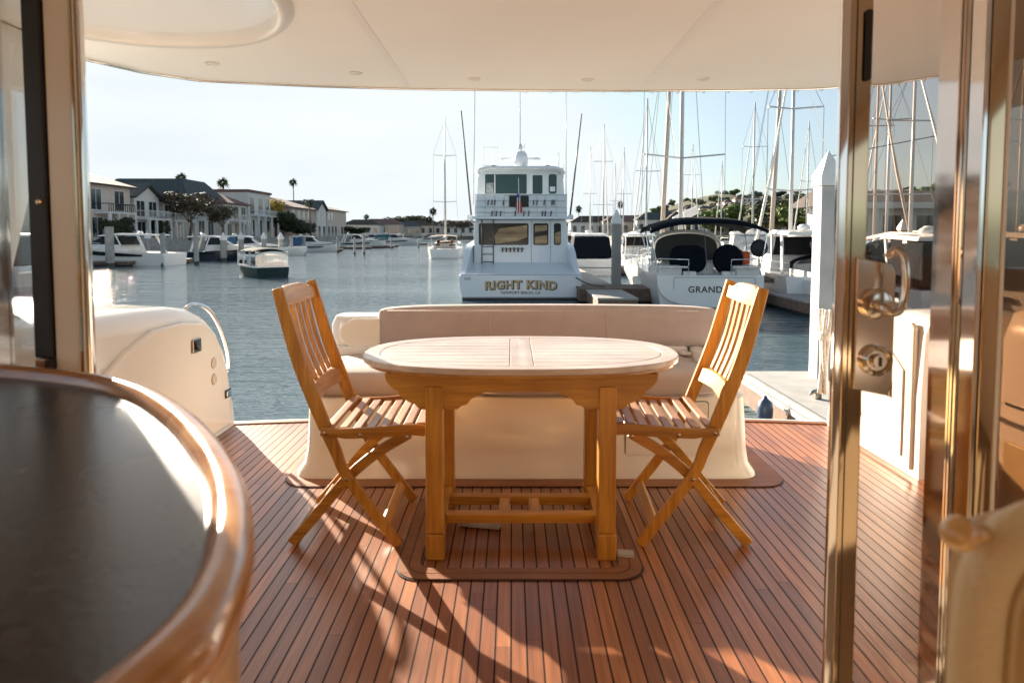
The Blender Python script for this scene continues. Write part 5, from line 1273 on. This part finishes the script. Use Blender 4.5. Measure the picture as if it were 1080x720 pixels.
def palm(px,top,d,zb,R_,label,fan=True,m=None,group='palm trees on the skyline',tr=.16):
    X=bx_(px,d); zt=pt(px,top,d).z-R_*.45; g=empty('palm_tree',(X,d,zb)); tag(g,label,'palm tree',group)
    me=frond_mesh('fan_crown' if fan else 'feather_crown',44 if fan else 24,.8,1.0 if fan else 2.2,.05,m or LG,5,fan)
    o=bpy.data.objects.new('crown',me); COL.objects.link(o); o.parent=g; o.location=(0,0,zt-zb); o.scale=(R_,R_,R_)
    W(MB().tube([(.3,0,-.2),(.15,0,(zt-zb)*.5),(0,0,zt-zb)],[tr*1.3,tr,tr*.85],7),BARK,'trunk',g,smooth=True)
    return g
palm(193.5,182.5,150,.55,2.2,'fan palm standing up behind the dark slate roof, left one of two')
palm(237,187.5,160,.55,2.4,'fan palm rising behind the red tile roof')
palm(310.5,188.5,205,.55,2.2,'tall slender fan palm above the purple roof, free standing against the sky')
palm(327,208,150,.55,2.4,'feather palm with drooping pale fronds next to the yellow tree',fan=False,m=LG2)
palm(387,226,330,.5,2.6,'tiny far fan palm over the end of the left bank')
palm(457,219,300,.5,3.2,'dark far palm left of the bare mast',m=LG)
palm(453,228,296,.5,3.0,'lower dark far palm beside its taller neighbour')
palm(654,212,300,.7,3,'far palm right of the outrigger of the fishing yacht'); palm(610,217,320,.7,3,'far palm just right of the yacht bridge')
palm(748,207,520,30,3.5,'palm on the ridge of the hill above the bimini'); palm(735,211,520,26,3.5,'smaller palm on the ridge of the hill')
tree(-49.5,105,.55,8.4,10.5,'brown','spreading brownish tree with a thin crown in front of the white balconied house',seed=1)
tree(-50,118,.55,6.4,7,'brown','smaller brownish tree right of the spreading one',seed=2)
tree(-50.2,87.5,.55,3.2,3.8,'dense','round dark green shrub at the foot of the cream balcony',seed=3,name='shrub')
tree(-51.8,100.5,.55,4.0,3.5,'dense','dark shrub left of the spreading brown tree',seed=4,name='shrub')
tree(-50.5,151,.55,6.3,9,'dense','clipped dark hedge tree left of the feather palm',seed=5,name='shrub')
tree(-50.5,166,.55,4.5,8,'dense','low dark hedge under the feather palm',seed=6,name='shrub')
tree(-52.5,152,.55,9.3,6.0,'yellow','bright yellow leaved tree between the palms',seed=2)
tree(-50,218,.55,4,12,'dense','dark hedge in front of the last house on the left bank',seed=1,name='shrub')
random.seed(21)
# far trees at the basin end
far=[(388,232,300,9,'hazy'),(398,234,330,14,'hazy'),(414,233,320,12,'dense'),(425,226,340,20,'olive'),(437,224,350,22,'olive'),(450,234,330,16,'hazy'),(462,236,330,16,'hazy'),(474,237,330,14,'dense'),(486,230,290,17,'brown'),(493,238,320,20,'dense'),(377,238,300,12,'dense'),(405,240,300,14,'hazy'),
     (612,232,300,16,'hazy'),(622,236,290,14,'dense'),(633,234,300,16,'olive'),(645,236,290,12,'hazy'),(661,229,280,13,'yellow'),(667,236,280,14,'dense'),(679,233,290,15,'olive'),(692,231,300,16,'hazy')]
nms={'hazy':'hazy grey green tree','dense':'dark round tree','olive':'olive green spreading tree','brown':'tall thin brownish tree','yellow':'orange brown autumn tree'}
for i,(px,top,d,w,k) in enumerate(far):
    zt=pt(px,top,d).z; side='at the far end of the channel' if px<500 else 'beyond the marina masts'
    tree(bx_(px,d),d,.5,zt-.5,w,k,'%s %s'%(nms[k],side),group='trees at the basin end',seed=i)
# hill trees and right trees
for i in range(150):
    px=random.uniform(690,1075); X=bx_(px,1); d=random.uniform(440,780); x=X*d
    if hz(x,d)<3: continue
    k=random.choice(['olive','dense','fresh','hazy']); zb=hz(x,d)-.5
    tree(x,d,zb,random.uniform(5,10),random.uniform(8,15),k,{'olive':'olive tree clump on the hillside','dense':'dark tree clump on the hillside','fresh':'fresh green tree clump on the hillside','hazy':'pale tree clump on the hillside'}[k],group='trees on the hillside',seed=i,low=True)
for px,top,d,w,k,l in ((775,209,230,17,'fresh','bright green tree mass right of the hillside houses'),(757,211,240,14,'fresh','low bright green tree above the bimini'),(828,203,200,18,'olive','large olive tree behind the radar mast'),(850,206,190,16,'fresh','green tree left of the big piling'),(808,206,210,14,'olive','olive tree behind the leaning beige mast'),
   (985,181,120,10,'fresh','bushy green tree top over the brown roof'),(962,200,130,8,'olive','small olive tree over the brown roof'),(912,205,130,10,'fresh','green tree at the left end of the brown roof'),(935,202,135,10,'olive','olive tree behind the brown roof'),(1015,188,120,12,'dense','dark tree behind the jamb posts'),(890,208,150,14,'olive','olive tree behind the steel stile')):
    zt=pt(px,top,d).z; tree(bx_(px,d),d,.7,zt-.7,w*1.3,k,l,seed=px,low=True)

# ================================================================== HOUSES
STUC=mat('cream_stucco',(.64,.53,.45),.85,var=.06,scale=1,bump=.2,bscale=20); STUP=mat('pinkish_stucco',(.52,.40,.34),.85,var=.06,scale=1); SIDW=mat('white_siding',(.70,.67,.62),.7,var=.04,scale=2); SIDG=mat('grey_siding',(.52,.49,.45),.7,var=.06,scale=2)
TILE=mat('terracotta_tiles',(.17,.09,.075),.85,var=.25,scale=2,bump=.6,bscale=4); TILEP=mat('purple_tiles',(.15,.09,.10),.85,var=.2,scale=2,bump=.6,bscale=4); SLATE=mat('slate_shingles',(.045,.060,.062),.8,var=.25,scale=3,bump=.5,bscale=6); BROWNR=mat('brown_shingles',(.060,.044,.038),.9,var=.25,scale=2,bump=.5,bscale=5)
PANE=mat('house_glass',(.03,.04,.05),.08,var=.3,scale=.5,coat=.5); TRIMW=mat('white_trim',(.66,.65,.63),.5,var=.03); IRON=mat('dark_iron',(.03,.03,.03),.6); GARD=mat('brown_timber',(.13,.08,.06),.8,var=.2)
def hwin(par,face,u,z,w,h,hx,hy,m=None,mull=1):
    """window on face 'E' (towards +x) or 'S' (towards -y); u along the face"""
    f=empty('window',(0,0,0)); bpy.data.objects.remove(f)
    def mp(a,dep,zz): return (hx+dep,a,zz) if face=='E' else (a,-hy-dep,zz)
    def bx(a0,a1,z0,z1,d0_,d1_):
        mb=MB(); p=[mp(a,dd,zz) for zz in (z0,z1) for dd in (d0_,d1_) for a in (a0,a1)]
        return mb.add(p,[(0,1,3,2),(4,6,7,5),(0,4,5,1),(2,3,7,6),(0,2,6,4),(1,5,7,3)])
    mbf=bx(u-w/2-.12,u+w/2+.12,z-.12,z,-.05,.10)
    for q in (bx(u-w/2-.12,u+w/2+.12,z+h,z+h+.14,-.05,.10),bx(u-w/2-.12,u-w/2,z,z+h,-.05,.08),bx(u+w/2,u+w/2+.12,z,z+h,-.05,.08)): mbf.add(q.v,q.f)
    for i in range(1,mull+1):
        a=u-w/2+w*i/(mull+1); q=bx(a-.04,a+.04,z,z+h,-.02,.06); mbf.add(q.v,q.f)
    o=W(mbf,m or TRIMW,'window',par)
    W(bx(u-w/2,u+w/2,z,z+h,-.03,.03),PANE,'pane',o)
    return o
def house(px0,px1,dep,h,label,wall,roof,kind='hip',bal=None,floors=2,trim=None,Y0=None,Y1=None,setb=0,chim=False,ov=.7,garden=True):
    """front faces the channel (+x); px0..px1 the extent of its front seen from our deck"""
    xf=-52.5-setb
    Y0=Y0 or (-xf)*F/(540-px0); Y1=Y1 or (-xf)*F/(540-px1)
    hy=(Y1-Y0)/2-.5; hx=dep/2
    g=empty('house',(xf-hx,(Y0+Y1)/2,.55)); tag(g,label,'house','houses along the left bank')
    eave=h*.74 if kind!='flat' else h
    W(MB().box(-hx,hx,-hy,hy,0,eave),wall,'wall',g)
    if kind=='hip':
        rl=max(hy-hx*.9,.5) if hy>hx else .5; rx=max(hx-hy*.9,.5) if hx>hy else .5
        b=[(-hx-ov,-hy-ov,eave-.05),(hx+ov,-hy-ov,eave-.05),(hx+ov,hy+ov,eave-.05),(-hx-ov,hy+ov,eave-.05)]
        t=[(-rx,-rl,h),(rx,-rl,h),(rx,rl,h),(-rx,rl,h)]
        o=W(MB().loft([[(x,y,z-.22) for x,y,z in b],b,t]),roof,'roof',g)
    elif kind=='gableE':   # gable faces the channel
        o=W(MB().prism([(-hy-ov,eave-.25),(-hy-ov,eave),(0,h),(hy+ov,eave),(hy+ov,eave-.25),(0,h-.35)],-hx-ov,hx+ov,'x'),roof,'roof',g)
        W(MB().prism([(-hy,eave),(0,h-.36),(hy,eave)],-hx+.02,hx-.02,'x'),wall,'gable',g)
    elif kind=='gableS':
        o=W(MB().prism([(-hx-ov,eave-.25),(-hx-ov,eave),(0,h),(hx+ov,eave),(hx+ov,eave-.25),(0,h-.35)],-hy-ov,hy+ov,'y'),roof,'roof',g)
        W(MB().prism([(-hx,eave),(0,h-.36),(hx,eave)],-hy+.02,hy-.02,'y'),wall,'gable',g)
    elif kind=='mansard':
        b=[(-hx-ov*.6,-hy-ov*.6,eave-.3),(hx+ov*.6,-hy-ov*.6,eave-.3),(hx+ov*.6,hy+ov*.6,eave-.3),(-hx-ov*.6,hy+ov*.6,eave-.3)]
        i_=1.9; t=[(-hx+i_,-hy+i_*1.6,h),(hx-i_,-hy+i_*1.6,h),(hx-i_,hy-i_*1.6,h),(-hx+i_,hy-i_*1.6,h)]
        o=W(MB().loft([b,t]),roof,'roof',g)
    else:
        o=W(MB().box(-hx-.3,hx+.3,-hy-.3,hy+.3,eave,eave+.5),roof,'roof',g,bevel=.05)
    if chim: W(MB().box(-1,.2,-hy*.3,-hy*.3+1.3,h-1.2,h+.9),STUP,'chimney',o,bevel=.05)
    fh=eave/floors
    rnd=random.Random(int(px0*7))
    n=max(2,int(hy*2/3.4))
    for fl_ in range(floors):
        for i in range(n):
            if rnd.random()<.16 and not bal: continue
            u=-hy+hy*2*(i+.5)/n+rnd.uniform(-.25,.25); dr=(bal and fl_==floors-1) or fl_==0
            hwin(g,'E',u,fl_*fh+(.25 if dr else .9),min(2.2,hy*2/n*.62),fh*(.72 if dr else .5),hx,hy,trim,mull=1)
        for u in (-hx*.45,hx*.5):
            hwin(g,'S',u,fl_*fh+.9,1.3,fh*.5,hx,hy,trim,mull=1)
    if bal:
        bd=1.9
        bl=W(MB().box(hx+.001,hx+bd,-hy*bal,hy*bal,fh-.28,fh-.02),trim or TRIMW,'balcony',g,bevel=.03)
        mb=MB(); x=hx+bd-.08
        mb.tube([(hx,-hy*bal+.08,fh+1),(x,-hy*bal+.08,fh+1),(x,hy*bal-.08,fh+1),(hx,hy*bal-.08,fh+1)],.06,5)
        k=int(hy*bal*2/.45)
        for i in range(k+1):
            y=-hy*bal+.08+(hy*bal*2-.16)*i/k; mb.box(x-.035,x+.035,y-.035,y+.035,fh-.02,fh+1)
        W(mb,IRON if wall in (STUC,STUP) else (trim or TRIMW),'railing',bl)
        for i in range(4):
            y=-hy*bal+.2+(hy*bal*2-.4)*i/3; W(MB().box(x-.16,x+.16,y-.16,y+.16,0,fh-.281),trim or TRIMW,'post',bl)
    return g
h1=house(88,141,15,9.6,'cream stucco house with low brown gable roof and iron balcony, nearest on the left bank',STUC,BROWNR,'gableS',bal=.6)
house(141,171,13,8.0,'white and cream house with small pointed gable and long balcony, second on the left bank',SIDW,SLATE,'gableE',bal=.95)
house(171,197,13,7.6,'low shingled house with full width balcony between the pointed gable and the slate mansard',SIDG,SLATE,'gableS',bal=.95)
house(196,237,15,10.2,'white house with big dark slate mansard roof behind the brown tree',SIDW,SLATE,'mansard',setb=2)
house(237,262,14,8.8,'pale house with red tile hip roof right of the slate mansard',SIDW,TILE,'hip',bal=.6)
house(262,287,14,9.1,'white columned house with tall balcony and chimney',SIDW,TILE,'flat',bal=.95,chim=True)
house(287,307,15,10.4,'house with broad purple tiled roof behind the clipped hedge',STUC,TILEP,'gableS',setb=2)
house(307,334,15,9.8,'house with purple tiled hip roof behind the feather palm',STUP,TILEP,'hip')
house(334,345,14,10,'narrow white gabled house left of the last house',SIDW,SLATE,'gableE')
house(345,366,20,10.6,'last house on the left bank, plain cream walls under a low brown hip roof',STUC,BROWNR,'hip')
house(100,130,12,10.4,'house behind the cream gable with a pinkish chimney stack',STUP,TILE,'hip',setb=22,chim=True)
house(150,180,14,10.2,'rear house with small terracotta roof showing between two roofs',STUP,TILE,'hip',setb=20,chim=True)
tree(-78,135,.55,12.0,9,'hazy','pale grey rounded tree top between the pointed gable and the slate mansard',seed=1)
tree(-74,142,.55,11.5,8,'hazy','second pale rounded tree top left of the fan palm',seed=2)
# far buildings
def lowhouse(px,d,w,h,dep,label,wall,roof,grp,zb=.5,rz=0,kind=0):
    g=empty('house',(bx_(px,d),d,zb),rz); tag(g,label,'house',grp)
    W(MB().box(-w/2,w/2,-dep/2,dep/2,-2 if zb>5 else 0,h*.68),wall,'wall',g)
    W(MB().loft([[(-w/2-.5,-dep/2-.5,h*.67),(w/2+.5,-dep/2-.5,h*.67),(w/2+.5,dep/2+.5,h*.67),(-w/2-.5,dep/2+.5,h*.67)],[(-w/2+dep*.4,-.2,h),(w/2-dep*.4,-.2,h),(w/2-dep*.4,.2,h),(-w/2+dep*.4,.2,h)]]),roof,'roof',g)
    n=max(2,int(w/3)); 
    for i in range(n):
        x=-w/2+w*(i+.5)/n; wn=W(MB().box(x-.7,x+.7,-dep/2-.06,-dep/2+.05,h*.2,h*.5),PANE,'window',g)
    return g
for px,d,w,h,l,wl,rf in ((383,290,16,7,'low white house at the far left end of the channel',SIDW,BROWNR),(403,300,18,7.5,'low cream house with wide eaves at the end of the channel',STUC,TILE),(426,310,16,6.5,'far grey house half hidden by moored boats',SIDG,SLATE),(444,312,20,7,'far low house with brown roof left of the moving sailboat',STUC,BROWNR),(478,316,20,7,'far house right of the moving sailboat',SIDW,BROWNR),
        (630,270,22,8,'white club building behind the thin masts',SIDW,BROWNR),(662,262,20,8,'cream building behind the grey piling',STUC,TILE),(700,255,22,9,'pale building behind the beige mast',SIDW,SLATE),(735,250,24,9,'long pale building behind the navy bimini',STUC,BROWNR),(775,240,22,8,'white boathouse under the bright green trees',SIDW,BROWNR),(815,230,22,8,'low boathouse behind the leaning mast',SIDG,BROWNR)):
    lowhouse(px,d,w,h,10,l,wl,rf,'low buildings at the water edge')
rnd=random.Random(3); k=0
cols=[('white',SIDW),('cream',STUC),('pinkish',STUP),('grey',SIDG)]; rfs=[('terracotta',TILE),('brown',BROWNR),('slate',SLATE)]
for row in range(5):
    for i in range(17):
        d=450+row*28+rnd.uniform(-6,6); px=702+i*9.5+rnd.uniform(-3,3)+(row%2)*4; x=bx_(px,d)
        if px>855: continue
        c=rnd.choice(cols); r_=rnd.choice(rfs); 
        lowhouse(px,d,rnd.uniform(7,12),rnd.uniform(5.5,7.5),8,'small %s house with %s roof on the hillside above the marina'%(c[0],r_[0]),c[1],r_[1],'houses on the hillside above the marina',zb=hz(x,d))
# long brown roofed building on the right
g=empty('marina_building',(66,96,.7)); tag(g,'long low white building with wide brown shingle roof, seen through the tinted door','building')
W(MB().box(-22,34,-5,6,0,4.4),SIDW,'wall',g)
rf=W(MB().prism([(-7,4.4),(-7,4.75),(0,6.6),(8,4.75),(8,4.4)],-24,36,'x'),BROWNR,'roof',g)
W(MB().box(-24.1,36.1,-7.2,-7.02,3.9,4.7),TRIMW,'fascia',rf)
for i in range(12): 
    x=-20+4.5*i; o=W(MB().box(x-1.2,x+1.2,-5.06,-4.9,.9,3.0),PANE,'window',g)
mb=MB()
for i in range(14): mb.box(-23+4.4*i,-22.7+4.4*i,-6.9,-6.6,0,4.4)
W(mb,TRIMW,'posts',g)
# pole with cable across the right sky
tag(MB().tube([(bx_(872,40),40,pt(872,165,40).z),(bx_(985,41),41,pt(985,143,41).z),(bx_(1080,42),42,pt(1080,150,42).z)],.03,4).build('overhead_cable',WIRE),'thin dark stay stretched across the sky behind the glass door','cable')

# ================================================================== LIGHT, SKY, CAMERA
AZ=R(36.5); EL=R(17.0)    # sun: left of straight ahead, and above the horizon
sd=Vector((-math.sin(AZ)*math.cos(EL), math.cos(AZ)*math.cos(EL), math.sin(EL)))
su=bpy.data.lights.new('sun','SUN'); su.energy=5.0; su.angle=R(.55); su.color=(1,.87,.70)
so=bpy.data.objects.new('sun',su); COL.objects.link(so); so.rotation_euler=sd.to_track_quat('Z','Y').to_euler()
w=bpy.data.worlds.new('World'); sc.world=w; w.use_nodes=True; nt=w.node_tree
bg=nt.nodes['Background']; sky=nt.nodes.new('ShaderNodeTexSky'); sky.sky_type='NISHITA'; sky.sun_disc=False
sky.sun_elevation=EL; sky.sun_rotation=-AZ; sky.altitude=0; sky.air_density=1.0; sky.dust_density=1.3; sky.ozone_density=1.5
hs=nt.nodes.new('ShaderNodeHueSaturation'); hs.inputs['Saturation'].default_value=.5; hs.inputs['Value'].default_value=1.0
nt.links.new(sky.outputs[0],hs.inputs['Color'])
mxs=nt.nodes.new('ShaderNodeMix'); mxs.data_type='RGBA'; mxs.blend_type='MULTIPLY'; mxs.inputs[0].default_value=1; mxs.inputs[7].default_value=(.88,1.0,1.07,1)
nt.links.new(hs.outputs[0],mxs.inputs[6]); 
dk=nt.nodes.new('ShaderNodeMix'); dk.data_type='RGBA'; dk.blend_type='DARKEN'; dk.inputs[0].default_value=1; 
hz_t=nt.nodes.new('ShaderNodeTexCoord'); hz_m=nt.nodes.new('ShaderNodeMapping'); hz_m.inputs['Scale'].default_value=(2.2,2.2,9); hz_n=nt.nodes.new('ShaderNodeTexNoise'); hz_n.inputs['Scale'].default_value=1.6; hz_n.inputs['Detail'].default_value=6
nt.links.new(hz_t.outputs['Generated'],hz_m.inputs[0]); nt.links.new(hz_m.outputs[0],hz_n.inputs['Vector'])
hz_c=nt.nodes.new('ShaderNodeValToRGB'); hz_c.color_ramp.elements[0].position=.3; hz_c.color_ramp.elements[0].color=(4.9/10,5.35/10,5.6/10,1); hz_c.color_ramp.elements[1].position=.7; hz_c.color_ramp.elements[1].color=(5.5/10,5.8/10,5.95/10,1)
hz_x=nt.nodes.new('ShaderNodeVectorMath'); hz_x.operation='SCALE'; hz_x.inputs['Scale'].default_value=10
nt.links.new(hz_n.outputs[0],hz_c.inputs[0]); nt.links.new(hz_c.outputs[0],hz_x.inputs[0]); nt.links.new(hz_x.outputs[0],dk.inputs[7])
nt.links.new(mxs.outputs[2],dk.inputs[6]); nt.links.new(dk.outputs[2],bg.inputs[0]); bg.inputs[1].default_value=.044
cam=bpy.data.cameras.new('camera'); co=bpy.data.objects.new('camera',cam); COL.objects.link(co); sc.camera=co
co.location=(0,0,CAMZ); co.rotation_euler=(R(90)-PITCH,0,0)
cam.sensor_width=36; cam.lens=24; cam.shift_y=-(360-PCY)/1080; cam.clip_start=.02; cam.clip_end=5000
cam.dof.use_dof=True; cam.dof.focus_distance=6.0; cam.dof.aperture_fstop=4.2; cam.dof.aperture_blades=0
sc.view_settings.view_transform='Standard'; sc.view_settings.look='None'; sc.view_settings.exposure=0; sc.view_settings.gamma=1.04; sc.cycles.film_exposure=4.0
sc.render.resolution_x=1024; sc.render.resolution_y=682
sc.cycles.max_bounces=10; sc.cycles.transparent_max_bounces=16
